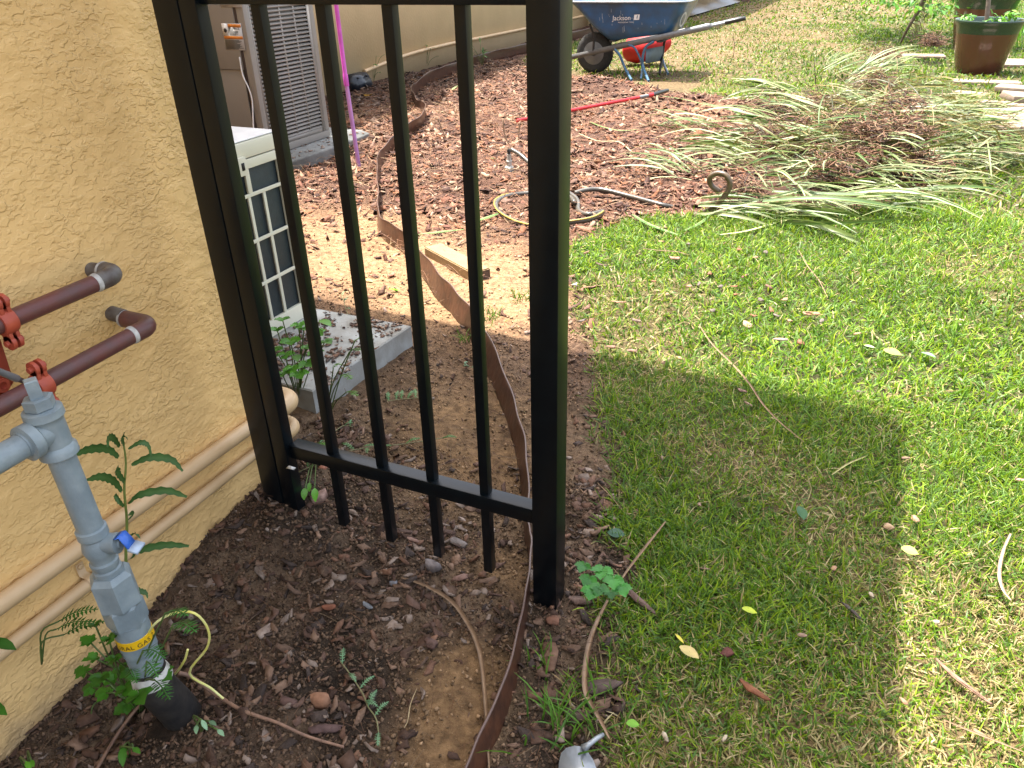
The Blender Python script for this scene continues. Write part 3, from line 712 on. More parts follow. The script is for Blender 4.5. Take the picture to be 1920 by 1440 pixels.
def condenser():
    x1 = -3.47; y0 = 3.875; y1 = 4.535; z0 = .062; z1 = 1.12; x0 = -4.25
    t = empty('condenser_unit', (x1, y0, 0), 'tall taupe-grey condenser with louvred side panel standing against the far wall', 'air conditioner')
    b = MB(); b.box((x0, y0 + .012, z0 + .01), (x1 - .022, y1 - .01, z1 - .02)); b.build('inner_coil', M_acdark, t)
    b = MB(); b.box((x0 - .01, y0 - .01, z1 - .02), (x1 + .01, y1 + .01, z1 + .03), .012); b.build('top_cap', M_acgrey, t, auto=40)
    b = MB(); b.box((x0, y0, z0), (x1, y1, z0 + .045), .005); b.build('base_pan', M_acgrey, t, auto=40)
    # corner posts
    for (xa, xb, ya, yb_) in ((x1 - .055, x1, y0, y0 + .045), (x1 - .055, x1, y1 - .045, y1)):
        b = MB(); b.box((xa, ya, z0 + .045), (xb, yb_, z1 - .02), .008); b.build('corner_post', M_acgrey, t, auto=40)
    # louvred panel, +X side: frame plus every slat
    b = MB(); pw = .03
    for yy in (y0 + .0455, y0 + .0455 + .135, y0 + .0455 + .27, y0 + .0455 + .405, y1 - .075):
        b.box((x1 - .010, yy, z0 + .0455), (x1 - .003, yy + .014, z1 - .021))
    b.box((x1 - .010, y1 - .075, z0 + .0455), (x1 - .002, y1 - .0455, z1 - .021)); b.box((x1 - .0095, y0 + .0460, z0 + .0455), (x1 - .0025, y1 - .076, z0 + .075))
    b.build('panel_frame', M_acgrey, t)
    nsl = 40; h = (z1 - .03 - z0 - .075) / nsl; proto = None
    for k in range(nsl):
        z = z0 + .075 + k * h
        if proto is None:
            L_ = y1 - .076 - (y0 + .06); V = []
            for yy in (0, L_): V += [(0, yy, 0), (.010, yy, -.001), (.013, yy, h * .18), (.012, yy, h * .28), (0, yy, h * .62)]
            F = [(0, 5, 6, 1), (1, 6, 7, 2), (2, 7, 8, 3), (3, 8, 9, 4), (0, 1, 2, 3, 4), (9, 8, 7, 6, 5)]
            proto = arrmesh('louvre', np.array(V), F, M_acgrey)
        o = bpy.data.objects.new('louvre_slat', proto); COL.objects.link(o); o.parent = t
        o.location = Vector((x1 - .012, y0 + .06, z)) - t.location
    # front (-Y) service panel and lower plain panel
    zs = .575
    b = MB(); b.box((x0, y0 - .004, zs), (x1 - .075, y0 + .010, z1 - .022), .006); b.build('service_panel', M_acgrey, t, auto=40)
    b = MB(); b.box((x0, y0 + .004, z0 + .046), (x1 - .085, y0 + .016, zs - .002), .002); b.build('lower_panel', M_acgrey, t, auto=40)
    b = MB(); b.box((x1 - .072, y0 + .001, z0 + .046), (x1 - .056, y0 + .012, z1 - .022), .001); b.build('trim_strip', mat('dark_trim', (.05, .035, .033), .5), t)
    # warning label
    c = [gy(*q, y0 - .0045) for q in ((416, 45), (452, 43), (459, 92), (424, 96))]
    xa, xb = (c[0][0] + c[3][0]) / 2, (c[1][0] + c[2][0]) / 2; za, zb = (c[2][2] + c[3][2]) / 2, (c[0][2] + c[1][2]) / 2
    yy = y0 - .0052; w = xb - xa; hh = zb - za
    b = MB(); b.box((xa, yy, za), (xb, yy + .0008, zb)); lb = b.build('warning_label', M_label, t)
    b = MB()
    b.box((xa + w * .32, yy - .001, za + hh * .86), (xb - w * .02, yy, zb - hh * .02)); b.box((xa + w * .02, yy - .001, za + hh * .42), (xb - w * .02, yy, za + hh * .53)); b.build('orange_strip', M_orange, lb)
    b = MB(); b.box((xa, yy - .001, za + hh * .54), (xa + w * .28, yy, zb)); b.build('white_square', M_white, lb)
    b = MB(); b.turn((xa + w * .15, yy - .0014, za + hh * .74), (0, 1, 0), [(0, w * .09), (.0003, w * .09)], 7)
    r2 = random.Random(3)
    for k in range(9):
        z = za + hh * (.57 + .032 * k); b.box((xa + w * .33, yy - .0012, z), (xa + w * (.55 + .4 * r2.random()), yy, z + hh * .017))
    for k in range(10):
        z = za + hh * (.04 + .036 * k); b.box((xa + w * .05, yy - .0012, z), (xa + w * (.6 + .34 * r2.random()), yy, z + hh * .017))
    b.build('small_print', M_ink, lb)
    c = gy(433, 3, y0 - .0045); b = MB(); b.box((c[0] - .085, yy, c[2] - .03), (c[0] + .08, yy + .0008, c[2] + .10)); b.build('rating_plate', M_label, t)
    # thin white cable hanging down the front
    b = MB(); b.tube(bez([gy(449, 107, y0 - .012), gy(455, 140, y0 - .02), gy(466, 165, y0 - .02), gy(472, 185, y0 - .015), gy(474, 210, y0 - .02), gy(475, 240, y0 - .03), gy(476, 262, y0 - .04)], 30), .0042, 8)
    b.build('hanging_cable', M_white, t, smooth=True)
    s = MB()
    P = [(-4.4, 3.75), (-3.26, 3.75), (-3.255, 4.3), (-3.27, 4.72), (-3.4, 4.80), (-4.4, 4.82)]
    V = [(x, y, -.03) for x, y in P] + [(x, y, .045) for x, y in P] ; n = len(P)
    V2 = [(x * .997 - .008, y, .058) for x, y in P]
    s.add(V + V2, [tuple(range(2 * n, 3 * n))] + [(i, (i + 1) % n, (i + 1) % n + n, i + n) for i in range(n)] + [(i + n, (i + 1) % n + n, (i + 1) % n + 2 * n, i + 2 * n) for i in range(n)])
    o = s.build('concrete_pad', mat('old_grey_concrete', (.20, .20, .185), .85, (.13, .13, .12), 9, .5, 60, dist=.003), None); tag(o, 'low worn concrete pad under the tall grey condenser', 'slab')
condenser()

# ------------------------------------------------------------------ things by the far wall
def far_bits():
    b = MB(); pts = [gx(683, 134, -4.83), gx(760, 104, -4.83), gx(835, 84, -4.83), gx(880, 75, -4.83), gx(983, 54, -4.83), gx(1040, 42, -4.83), gx(1105, 27, -4.83)]
    P = bez(pts + [pts[-1] + (pts[-1] - pts[-2])], 40); b.tube(P, .020, 12); o = b.build('wall_conduit', M_tanpipe, None, auto=60)
    tag(o, 'slightly wavy tan conduit low on the far wall behind the purple pole', 'conduit')
    b = MB(); c = gx(597, 140, -4.83)
    # bait box
    t = empty('bait_station', tuple(gz(665, 163)), 'black plastic bait station box on the dark mulch at the far wall', 'box')
    x0, x1, y0, y1 = -5.0 + .2, -4.62, 6.66, 6.92
    y0 = gz(640, 166)[1]; p = gz(697, 162); x1 = p[0] + .02; x0 = x1 - .30; y0 = p[1] - .26; y1 = p[1]
    prof = [(0, 0), (.02, .075), (.035, .085), (.035, .1), (.06, .135), (.17, .135), (.20, .1), (.20, .085), (.215, .075), (.235, 0)]
    V = []
    for yy in (y0, y1): V += [(x1 - .235 + a, yy, c_) for a, c_ in prof]
    n = len(prof); F = [tuple(range(n)), tuple(range(n, 2 * n))[::-1]] + [(i, i + n, (i + 1) % n + n, (i + 1) % n) for i in range(n)]
    MB().add(V, F).build('box_shell', M_boxblk, t)
    b = MB()
    for yy in (y0 + .04, y1 - .06): b.box((x1 - .07, yy, .10), (x1 - .018, yy + .02, .112), .002)
    b.build('latch', M_boxblk, t)
    # pole
    g = on(673, 311); tp = gy(624, -40, g[1] - .02)
    t = empty('garden_pole', tuple(g), 'pink pole with a faded lilac lower half standing in the mulch beyond the fence', 'pole')
    j = g + (tp - g) * ((311 - 160) / (311 + 40.))
    dirp = nrm(tp - g)
    jj = gy(650, 160, g[1] - .01)
    b = MB(); b.tube([g - dirp * .03, jj], [.0125, .0125], 14); b.build('lilac_tube', M_lilac, t, auto=50)
    b = MB(); b.tube([jj - dirp * .003, jj + dirp * .06, jj + dirp * .065, tp], [.0155, .0155, .0128, .0125], 14); b.build('pink_tube', M_pink, t, auto=50)
    # black sheet and dark clutter by the far bed
    V = []; F = []; nx, ny = 26, 20
    for j_ in range(ny):
        for i in range(nx):
            x = -4.5 + .85 * i / nx + .25; y = 15.2 + 5.2 * j_ / ny; x += (y - 15) * .05
            V.append((x - .1, y, .03 + .42 * float(fbm(x * 2.1, y * 1.2, 91, 4)) * math.sin(PI * i / (nx - 1)) * math.sin(PI * j_ / (ny - 1)) ** .5))
    F = [(j_ * nx + i, j_ * nx + i + 1, (j_ + 1) * nx + i + 1, (j_ + 1) * nx + i) for j_ in range(ny - 1) for i in range(nx - 1)]
    o = MB().add(V, F).build('plastic_sheet', M_sheet); tag(o, 'crumpled black plastic sheet in the shaded bed beyond the wheelbarrow', 'plastic sheet')
far_bits()

def plank():
    A = on(793, 470); B = on(930, 520)
    top = [gz(790, 464, .045), gz(843, 461, .045), gz(931, 506, .045), gz(880, 508, .045)]
    d = nrm(top[2] - top[1]); d[2] = 0; d = nrm(d); w = np.array([-d[1], d[0], 0]);
    a = gz(795, 462, .045); L_ = np.linalg.norm((gz(880, 512, .045) - a)[:2]) ; wd = .088
    V = []
    for z in (-.002, .043):
        V += [a * [1, 1, 0] + [0, 0, z], (a + d * L_) * [1, 1, 0] + [0, 0, z], (a + d * L_ + w * wd) * [1, 1, 0] + [0, 0, z], (a + w * wd) * [1, 1, 0] + [0, 0, z]]
    bm = bmesh.new(); vs = [bm.verts.new(v) for v in V]
    for f in ((3, 2, 1, 0), (4, 5, 6, 7), (0, 1, 5, 4), (1, 2, 6, 5), (2, 3, 7, 6), (3, 0, 4, 7)): bm.faces.new([vs[i] for i in f])
    bmesh.ops.bevel(bm, geom=bm.edges[:], offset=.004, segments=2, affect='EDGES')
    me = bpy.data.meshes.new('plank'); bm.to_mesh(me); bm.free(); me.materials.append(M_wood); me.materials.append(M_wooddark)
    e = Vector(d)
    for p in me.polygons:
        if p.normal.dot(e) > .9: p.material_index = 1
    tag(link('wood_offcut', me), 'short pale pine board offcut lying on the sunlit mulch behind the fence', 'board')
plank()

# ------------------------------------------------------------------ wheelbarrow
def wheelbarrow():
    t = empty('wheelbarrow', (-2.4, 8.35, 0), 'blue steel wheelbarrow with grey handles parked past the mulch', 'wheelbarrow')
    yn, yf = 8.12, 8.70; ym = (yn + yf) / 2
    wc = np.array([-2.84, ym - .02, .205])
    b = MB(); pr = []
    for a in np.linspace(-PI * .5, PI * .5, 9): pr.append((.045 * math.sin(a), .150 + .052 * math.cos(a)))
    prof = [(-.045, .105)] + pr + [(.045, .105)]
    b.turn(wc, (0, 1, 0), prof, 40); w = b.build('wheel', M_rubber, t, auto=50)
    tb = MB()
    for k in range(36):
        a = 2 * PI * k / 36; c, s_ = math.cos(a), math.sin(a)
        for q in (-1, 1):
            p = wc + np.array([c * .199, q * .018, s_ * .199]); tb.add([p + [-s_ * .006, -.012, c * .006], p + [s_ * .006, -.012, -c * .006], p + [s_ * .006 + c * .005, .012, -c * .006 + s_ * .005], p + [-s_ * .006 + c * .005, .012, c * .006 + s_ * .005]], [(0, 1, 2, 3)])
    tb.build('tread', M_rubber, w)['kind'] = 'stuff'
    b = MB(); b.turn(wc - [0, .046, 0], (0, 1, 0), [(0, .112), (.004, .118), (.012, .10), (.02, .06), (.01, .03), (.0, .028), (0, .012), (.092, .012), (.092, .05), (.088, .112)], 30); b.build('rim', M_galv, w, auto=40)
    b = MB(); b.turn(wc - [0, .16, 0], (0, 1, 0), [(0, .009), (.32, .009)], 10); b.build('axle', M_galv, w, auto=40)
    for s_, y0, y1 in ((0, yn + .13, yn), (1, yf - .13, yf)):
        A = np.array([-3.06, y0, .170]); sh = .13 * s_; B = np.array([-1.62 - sh, y1, .492 - sh * .35]); E = np.array([-1.28 - sh, y1, .568 - sh * .35])
        h = MB(); d = nrm(B - A); up = nrm(np.cross(d, [0, 1, 0])); up = up if up[2] > 0 else -up; sd = np.array([0, 1, 0])
        V = []
        for p, hh, ww in ((A, .024, .016), (B, .028, .018), (B + (E - B) * .12, .017, .014)):
            V += [p - up * hh - sd * ww, p - up * hh + sd * ww, p + up * hh + sd * ww, p + up * hh - sd * ww]
        F = [(0, 1, 2, 3), (11, 10, 9, 8)] + [(i * 4 + k, (i + 1) * 4 + k, (i + 1) * 4 + (k + 1) % 4, i * 4 + (k + 1) % 4) for i in range(2) for k in range(4)]
        h.add(V, F); ho = h.build('handle', M_galv, t)
        g = MB(); g.tube([B + (E - B) * .08, B + (E - B) * .5], .017, 12); g.build('handle_neck', M_silver, ho, auto=50)
        g = MB(); g.tube([B + (E - B) * .46, B + (E - B) * .5, E - d * .004, E], [.018, .0205, .0205, .017], 14); g.build('grip', M_grip, ho, auto=50)
    # tray: rows of rounded rectangles from bottom to rim
    def ring(z, xa, xb, ya, yb_, r, n=6):
        P = []
        for cx, cy, a0 in ((xb - r, yb_ - r, 0), (xa + r, yb_ - r, PI / 2), (xa + r, ya + r, PI), (xb - r, ya + r, 3 * PI / 2)):
            for k in range(n): a = a0 + PI / 2 * k / (n - 1); P.append((cx + r * math.cos(a), cy + r * math.sin(a), z + (cx - xa) * 0))
        return P
    def lift(P, z0): return [(x, y, z + .19 * (x + 2.4) * (1 - min(1, (z - .33) / .3)) * .8) for x, y, z in P]
    rows = []
    for z, xa, xb, ya, yb_, r in ((.372, -2.52, -2.04, yn + .09, yf - .09, .05), (.372, -2.60, -2.00, yn + .055, yf - .055, .07), (.385, -2.645, -1.975, yn + .04, yf - .04, .08),
                                  (.50, -2.80, -1.93, yn - .0, yf + .0, .09), (.64, -2.96, -1.865, yn - .03, yf + .03, .10), (.695, -3.03, -1.84, yn - .045, yf + .045, .11),
                                  (.705, -3.05, -1.825, yn - .058, yf + .058, .12), (.698, -3.055, -1.82, yn - .062, yf + .062, .12)):
        P = ring(z, xa, xb, ya, yb_, r); rows.append(lift(P, z))
    n = len(rows[0]); V = [p for R_ in rows for p in R_]
    # front rises: rim tilts a little
    V = [(x, y, z + (max(0, z - .6) / .1) * .0) for x, y, z in V]
    F = [tuple(range(n))] + [(i * n + k, i * n + (k + 1) % n, (i + 1) * n + (k + 1) % n, (i + 1) * n + k) for i in range(len(rows) - 1) for k in range(n)]
    me = arrmesh('tray', np.array(V), F, M_blue, None, True); me.set_sharp_from_angle(angle=math.radians(60))
    tr = link('tray', me, t); so_ = tr.modifiers.new('s', 'SOLIDIFY'); so_.thickness = .003
    rim = rows[-2]; b = MB(); b.tube([np.array(p) for p in rim] + [np.array(rim[0])], .009, 8, cap=False); b.build('rim_bead', M_silver, tr, smooth=True)
    # print on the side: brand words and square mark, lying on the sloping side
    def side(u, v):    # u along x, v height; side plane of near flank
        z = .40 + v; return np.array([u, yn + float(np.interp(z, [.385, .5, .64, .695], [.04, 0, -.03, -.045])) - .009, z])
    def text(body, size, c, roll, name, m=M_white):
        cu = bpy.data.curves.new(name, 'FONT'); cu.body = body; cu.size = size; cu.align_x = 'CENTER'
        to = bpy.data.objects.new('tmp', cu); COL.objects.link(to); bpy.context.view_layer.update()
        me_ = to.evaluated_get(bpy.context.evaluated_depsgraph_get()).to_mesh()
        TV = np.array([v.co[:] for v in me_.vertices]); TF = [tuple(p.vertices) for p in me_.polygons]; to.to_mesh_clear(); bpy.data.objects.remove(to)
        V = [side(c[0] + x * math.cos(roll) - y * math.sin(roll) + y * .12, c[1] + y * math.cos(roll) + x * math.sin(roll)) for x, y, z in TV]
        MB().add(V, TF).build(name, m, tr)
    text('Jackson', .062, (-2.475, .142), .03, 'brand_lettering'); text('PROFESSIONAL TOOLS', .016, (-2.43, .118), .04, 'small_lettering')
    V = [side(-2.35, .145), side(-2.295, .147), side(-2.288, .195), side(-2.343, .193)]; MB().add([p + [0, -.0005, 0] for p in V], [(0, 1, 2, 3)]).build('brand_mark', M_white, tr)
    V = [side(-2.322, .158), side(-2.313, .158), side(-2.306, .188), side(-2.315, .188)]; MB().add([p + [0, -.002, 0] for p in V], [(0, 1, 2, 3)]).build('brand_stroke', M_blue, tr)
    # worn round sticker at the rear corner
    b = MB(); c0 = np.array([-1.905, yn + .10, .55]); V = []; nrm_ = nrm([1, -.12, -.3])
    u = nrm(np.cross(nrm_, [0, 0, 1])); v = np.cross(u, nrm_)
    V = [c0 + nrm_ * .018 + .07 * (math.cos(a) * u + math.sin(a) * v) for a in np.linspace(0, 2 * PI, 20, endpoint=False)] + [c0 + nrm_ * .018 + .05 * (math.cos(a) * u + math.sin(a) * v) for a in np.linspace(0, 2 * PI, 20, endpoint=False)]
    b.add(V, [(i, (i + 1) % 20, (i + 1) % 20 + 20, i + 20) for i in range(20)]); b.build('round_sticker', M_label, tr)
    # white scuffs
    r3 = random.Random(8); b = MB()
    for k in range(26):
        u_ = -2.75 + .75 * r3.random(); v_ = -.0 + .22 * r3.random(); w_ = .003 + .006 * r3.random(); hh = .012 + .045 * r3.random() ** 2
        P = [side(u_, v_), side(u_ + w_, v_ + .002), side(u_ + w_ * .8, v_ + hh), side(u_ + w_ * .1, v_ + hh * .9)]
        if u_ > -2.62 - v_ * .7: b.add([p + [0, -.0004, 0] for p in P], [(0, 1, 2, 3)])
    b.build('paint_scuffs', mat('pale_scuff', (.28, .33, .38), .7), tr)
    # legs: bent tubes; near and far pair, cross brace and plate
    def leg(P, m=M_legblue, nm='leg', r=.013): b_ = MB(); b_.tube(bez(P, 16), r, 10); b_.build(nm, m, t, auto=60)
    gn = lambda px, py: gy(px, py, yn + .02)
    f = [on(1184, 152), on(1216, 154)]
    leg([gn(1152, 92), gn(1162, 104), gn(1172, 128), f[0] + [0, 0, .01]])
    leg([gn(1226, 78), gn(1211, 88), gn(1205, 108), gn(1206, 126), f[1] + [0, 0, .01]])
    f2 = [on(1200, 151), on(1236, 141), on(1252, 140)]
    leg([gy(1178, 84, yn + .05), gy(1190, 90, yn + .05), gy(1201, 112, yn + .05), gy(1204, 128, yn + .03), f2[0] + [0, .03, .01]], r=.010, nm='leg_brace')
    leg([gy(1253, 68, yf - .1), gy(1246, 78, yf - .1), gy(1243, 100, yf - .1), f2[1] + [0, 0, .01]], M_sleeve)
    leg([gy(1240, 100, yf - .08), gy(1244, 118, yf - .08), f2[2] + [0, 0, .008]])
    P = [gy(1211, 92, yn + .06), gy(1243, 86, yf - .12), gy(1241, 114, yf - .12), gy(1210, 119, yn + .06)]
    b = MB(); b.add([p for p in P] + [p + [.004, .004, 0] for p in P], [(0, 1, 2, 3), (7, 6, 5, 4), (0, 4, 5, 1), (1, 5, 6, 2), (2, 6, 7, 3), (3, 7, 4, 0)]); b.build('brace_plate', mat('dusty_blue_plate', (.12, .16, .19), .6), t)
    b = MB(); b.tube([(-2.80, yn + .10, .24), (-2.79, yn + .09, .38), (-2.83, yn + .05, .50)], .012, 8); b.build('tray_brace', M_sleeve, t, auto=60)
    b = MB(); b.tube([(-2.80, yf - .10, .24), (-2.79, yf - .09, .38), (-2.83, yf - .05, .50)], .012, 8); b.build('tray_brace', M_sleeve, t, auto=60)
    b = MB(); b.box((-2.62, yn + .05, .335), (-2.56, yf - .05, .352)); b.build('cross_member', M_sleeve, t)
    b = MB(); b.box((-2.12, yn + .03, .34), (-2.07, yf - .03, .355)); b.build('cross_member', M_sleeve, t)
    # red bag behind
    V = []; nu, nv = 16, 14
    c0 = np.array([-2.60, 9.15, .0])
    for j in range(nv):
        vv = j / (nv - 1); ph = PI * vv
        for i in range(nu):
            a = 2 * PI * i / nu; w_ = .24 + .05 * vv + .03 * math.sin(3 * a + 2 * vv); rr = (math.sin(ph) ** .45)
            V.append(c0 + [w_ * rr * math.cos(a) + .16 * vv, .18 * rr * math.sin(a) * (1 + .15 * math.sin(4 * a)), .015 + .34 * vv * (1 + .06 * math.sin(2 * a))])
    F = [(j * nu + i, j * nu + (i + 1) % nu, (j + 1) * nu + (i + 1) % nu, (j + 1) * nu + i) for j in range(nv - 1) for i in range(nu)]
    o = MB().add(V, F).build('red_bag', M_red, None, smooth=True); tag(o, 'bright red fabric bag on the ground just behind the wheelbarrow', 'bag')
wheelbarrow()

def red_tool():
    A = on(1040, 213, .05); B = on(1222, 178, .05); E = on(1246, 171, .05)
    t = empty('long_tool', tuple(A), 'red tubular tool handle with a black grip end lying across the mulch', 'tool')
    A0 = A + (A - B) * .35; A0[2] = .03
    b = MB(); b.tube([A0, A + (B - A) * .86], .014, 14); b.build('red_shaft', M_redpaint, t, auto=50)
    b = MB(); b.tube([A + (B - A) * .86, A + (B - A) * .965], .0142, 14); b.build('silver_sleeve', M_galv, t, auto=50)
    b = MB(); b.tube([A + (B - A) * .96, B + (B - A) * .01], [.018, .019], 14); b.build('red_collar', M_redpaint, t, auto=50)
    b = MB(); b.tube(bez([B, B + (E - B) * .3, E, E + (E - B) * .25], 8), [.013, .018, .019, .018, .017, .016, .015, .013, .01][:len(bez([B, B, E, E], 8))], 12); b.build('black_grip', M_grip, t, auto=50)
red_tool()

# ------------------------------------------------------------------ hose, riser head
def hose():
    r = .0125
    t = empty('garden_hose', tuple(on(1130, 405)), 'dark garden hose with a yellow stripe looping over the mulch edge behind the end post', 'hose')
    pts = [on(958, 280, .10), on(975, 290, .08), on(1000, 312, .05), on(1040, 345, .03), on(1080, 372, .012), on(1085, 395, .012), on(1105, 402, .012), on(1130, 397, .014), on(1108, 410, .03), on(1060, 418, .014), on(1000, 424, .014), on(960, 413, .012), on(934, 395, .012),
           on(932, 378, .012), on(955, 367, .012), on(1000, 362, .012), on(1060, 366, .02), on(1078, 380, .03)]
    C = bez(pts, 150); b = MB(); b.tube(C, r, 12); b.build('hose_loop', M_hose, t, smooth=True)
    # yellow stripe along outer side
    st = []
    for i in range(len(C)):
        tt = nrm(C[min(len(C) - 1, i + 1)] - C[max(0, i - 1)]); sd = nrm(np.cross(tt, [0, 0, 1])); 
        st.append(C[i] + sd * r * .72 * -1 + np.array([0, 0, r * .80]))
    V = []
    b = MB()
    k0 = len(C) // 2
    b.tube(st[k0 - 10:k0 + 45], .0042, 6); b.build('yellow_stripe', M_hosey, t, smooth=True)
    t2 = empty('garden_hose', tuple(on(1310, 400)), 'end of the dark hose curling up into a hook at the lawn edge', 'hose')
    C = bez([on(1078, 362, .02), on(1100, 356, .03), on(1130, 356, .03), on(1180, 368, .02), on(1240, 384, .010), on(1262, 389, -.006)], 50)
    b = MB(); b.tube(C, r, 12); b.build('hose_run', M_hose, t2, smooth=True)
    yb = on(1310, 400)[1]
    C = bez([gy(1302, 404, yb), gy(1325, 396, yb), gy(1350, 378, yb), gy(1368, 350, yb + .01), gy(1362, 330, yb + .01), gy(1345, 325, yb + .02), gy(1331, 333, yb + .02), gy(1334, 348, yb + .03), gy(1350, 360, yb + .03)], 50)
    b = MB(); b.tube(C, .0135, 12); b.build('hose_curl', mat('worn_brown_hose', (.11, .075, .04), .35, (.07, .05, .03), 30), t2, smooth=True)
    g = on(955, 318)
    t3 = empty('sprinkler_riser', tuple(g), 'small dusty white sprinkler riser standing in the mulch by the hose', 'sprinkler')
    b = MB(); b.turn(g - [0, 0, .02], (0, 0, 1), [(0, .03), (.035, .03), (.04, .022), (.045, .016)], 6); b.build('hex_base', M_pvc, t3, auto=30)
    b = MB(); b.turn(g + [0, 0, .024], (0, 0, 1), [(0, .0145), (.02, .0145), (.022, .018), (.03, .018), (.032, .0145), (.05, .0135), (.07, .0135)], 16); b.build('riser_tube', M_pvc, t3, auto=30)
    b = MB(); b.turn(g + [0, 0, .094], (0, 0, 1), [(0, .011), (.02, .012), (.03, .008)], 12); b.build('nozzle', M_grip, t3, auto=30)
hose()

# ------------------------------------------------------------------ pots, pavers, plants behind
def pot(c, R, H, name, lab):
    t = empty(name, tuple(c), lab, 'plant pot')
    def prof(rows, m, nm, seg=40, inner=False):
        b = MB(); V = []
        for z, r in rows:
            for k in range(seg):
                a = 2 * PI * k / seg; V.append((c[0] + R * r * math.cos(a), c[1] + R * r * math.sin(a), c[2] + H * z))
        F = [(i * seg + k, i * seg + (k + 1) % seg, (i + 1) * seg + (k + 1) % seg, (i + 1) * seg + k) for i in range(len(rows) - 1) for k in range(seg)]
        b.add(V, F); return b.build(nm, m, t, auto=45)
    prof([(0, .0), (0, .60), (.02, .64), (.2, .715), (.45, .80), (.68, .865), (.76, .885)], M_pot, 'pot_body')
    prof([(.76, .886), (.82, .905), (.90, .945), (.95, .995), (.985, 1.005), (1.0, .99), (.995, .95), (.96, .925), (.86, .88)], M_potrim, 'pot_rim')
    b = MB(); V = [(c[0], c[1], c[2] + H * .88)] + [(c[0] + R * .89 * math.cos(2 * PI * k / 30), c[1] + R * .89 * math.sin(2 * PI * k / 30), c[2] + H * (.88 + .02 * math.sin(k * 2.1))) for k in range(30)]
    b.add(V, [(0, k + 1, (k + 1) % 30 + 1) for k in range(30)]); b.build('potting_soil', mat('potting_soil', (.05, .04, .035), .95, (.09, .07, .06), 60, .8, 80, dist=.01), t)
    return t
c1 = np.array([.832, 9.32, -.01]); pot(c1, .305, .50, 'plant_pot', 'brown glazed planter with dark green rim standing nearest on the lawn')
c2 = np.array([.93, 11.35, -.01]); pot(c2, .36, .62, 'plant_pot', 'second brown planter partly hidden behind the nearest glazed planter')
G1 = np.array([.055, .16, .016]); G2 = np.array([.085, .21, .02]); G3 = np.array([.035, .10, .02])

def leafmesh(L_, W_, m=M_leaf, col=(.06, .16, .02), n=4, droop=.2, fold=.12, name='leaf_mesh'):
    """pointed leaf along +X from the origin"""
    V = []; C = []
    for i in range(n + 1):
        t = i / n; w = W_ * .5 * math.sin(PI * min(1, t * .96 + .04)) ** .8 if i < n else 0.0005
        z = -droop * L_ * t * t
        for q in (-1, 0, 1):
            V.append((L_ * t, q * w, z + abs(q) * fold * w)); C.append(tuple(np.array(col) * (1.15 if q == 0 else 1)))
    F = [(i * 3 + k, i * 3 + k + 1, (i + 1) * 3 + k + 1, (i + 1) * 3 + k) for i in range(n) for k in range(2)]
    return V, F, C

def frond(P, ln, wd, col, pairs, serr=False):
    """pinnate leaf along the points P, leaflets in pairs; returns arrays for one mesh"""
    b = MB(); P = bez(P, max(8, pairs + 2)); n = len(P)
    b.tube(P, [.0011] * n, 4, col=tuple(np.array(col) * 1.3))
    for i in range(1, pairs + 1):
        t = i / (pairs + .3); k = min(n - 2, int(t * (n - 1))); p = P[k]; d = nrm(P[k + 1] - P[k - 1 if k else 0]); sd = nrm(np.cross(d, [0, 0, 1]))
        s_ = (math.sin(PI * (.12 + .8 * t))) ** .6
        for q in (-1, 1):
            ax = nrm(sd * q + d * .45 + np.array([0, 0, rnd.uniform(-.35, .15)])); up = nrm(np.cross(ax, d) * q)
            w = np.cross(up, ax); a = p; L2 = ln * s_; W2 = wd * s_
            cc = tuple(np.array(col) * rnd.uniform(.8, 1.25))
            b.add([a, a + ax * L2 * .35 + w * W2 * .5, a + ax * L2, a + ax * L2 * .35 - w * W2 * .5, ], [(0, 1, 2, 3)], cc)
    return b

def strapleaf(P, w, col, ed=None, m=None, n=14, curl=.15):
    b = MB(); C = bez(P, n); k = len(C); wd = [w * (math.sin(PI * (.10 + .86 * i / (k - 1))) ** .55) for i in range(k)]
    e = ed or tuple(np.array(col) * .85); b.ribbon(C, wd, cols=[e, col, tuple(np.array(col) * 1.25), col, e], curl=curl); return b

def lobed_leaf(c, ax, up, size, col):
    """broad lobed leaf as one mesh"""
    ax = nrm(ax); up = np.array(up, float); up = nrm(up - up.dot(ax) * ax); w = np.cross(up, ax); V = [c]; 
    prof = [(0, .0), (.12, .16), (.22, .38), (.34, .26), (.46, .46), (.58, .28), (.70, .36), (.82, .18), (1, 0), (.82, -.18), (.70, -.36), (.58, -.28), (.46, -.46), (.34, -.26), (.22, -.38), (.12, -.16)]
    V = [c + ax * size * .5 - up * size * .03]
    for a, q in prof: V.append(c + ax * size * a + w * size * q + up * size * (abs(q) * .22 - .18 * a * a))
    F = [(0, i + 1, (i + 1) % len(prof) + 1) for i in range(len(prof))]
    return V, F

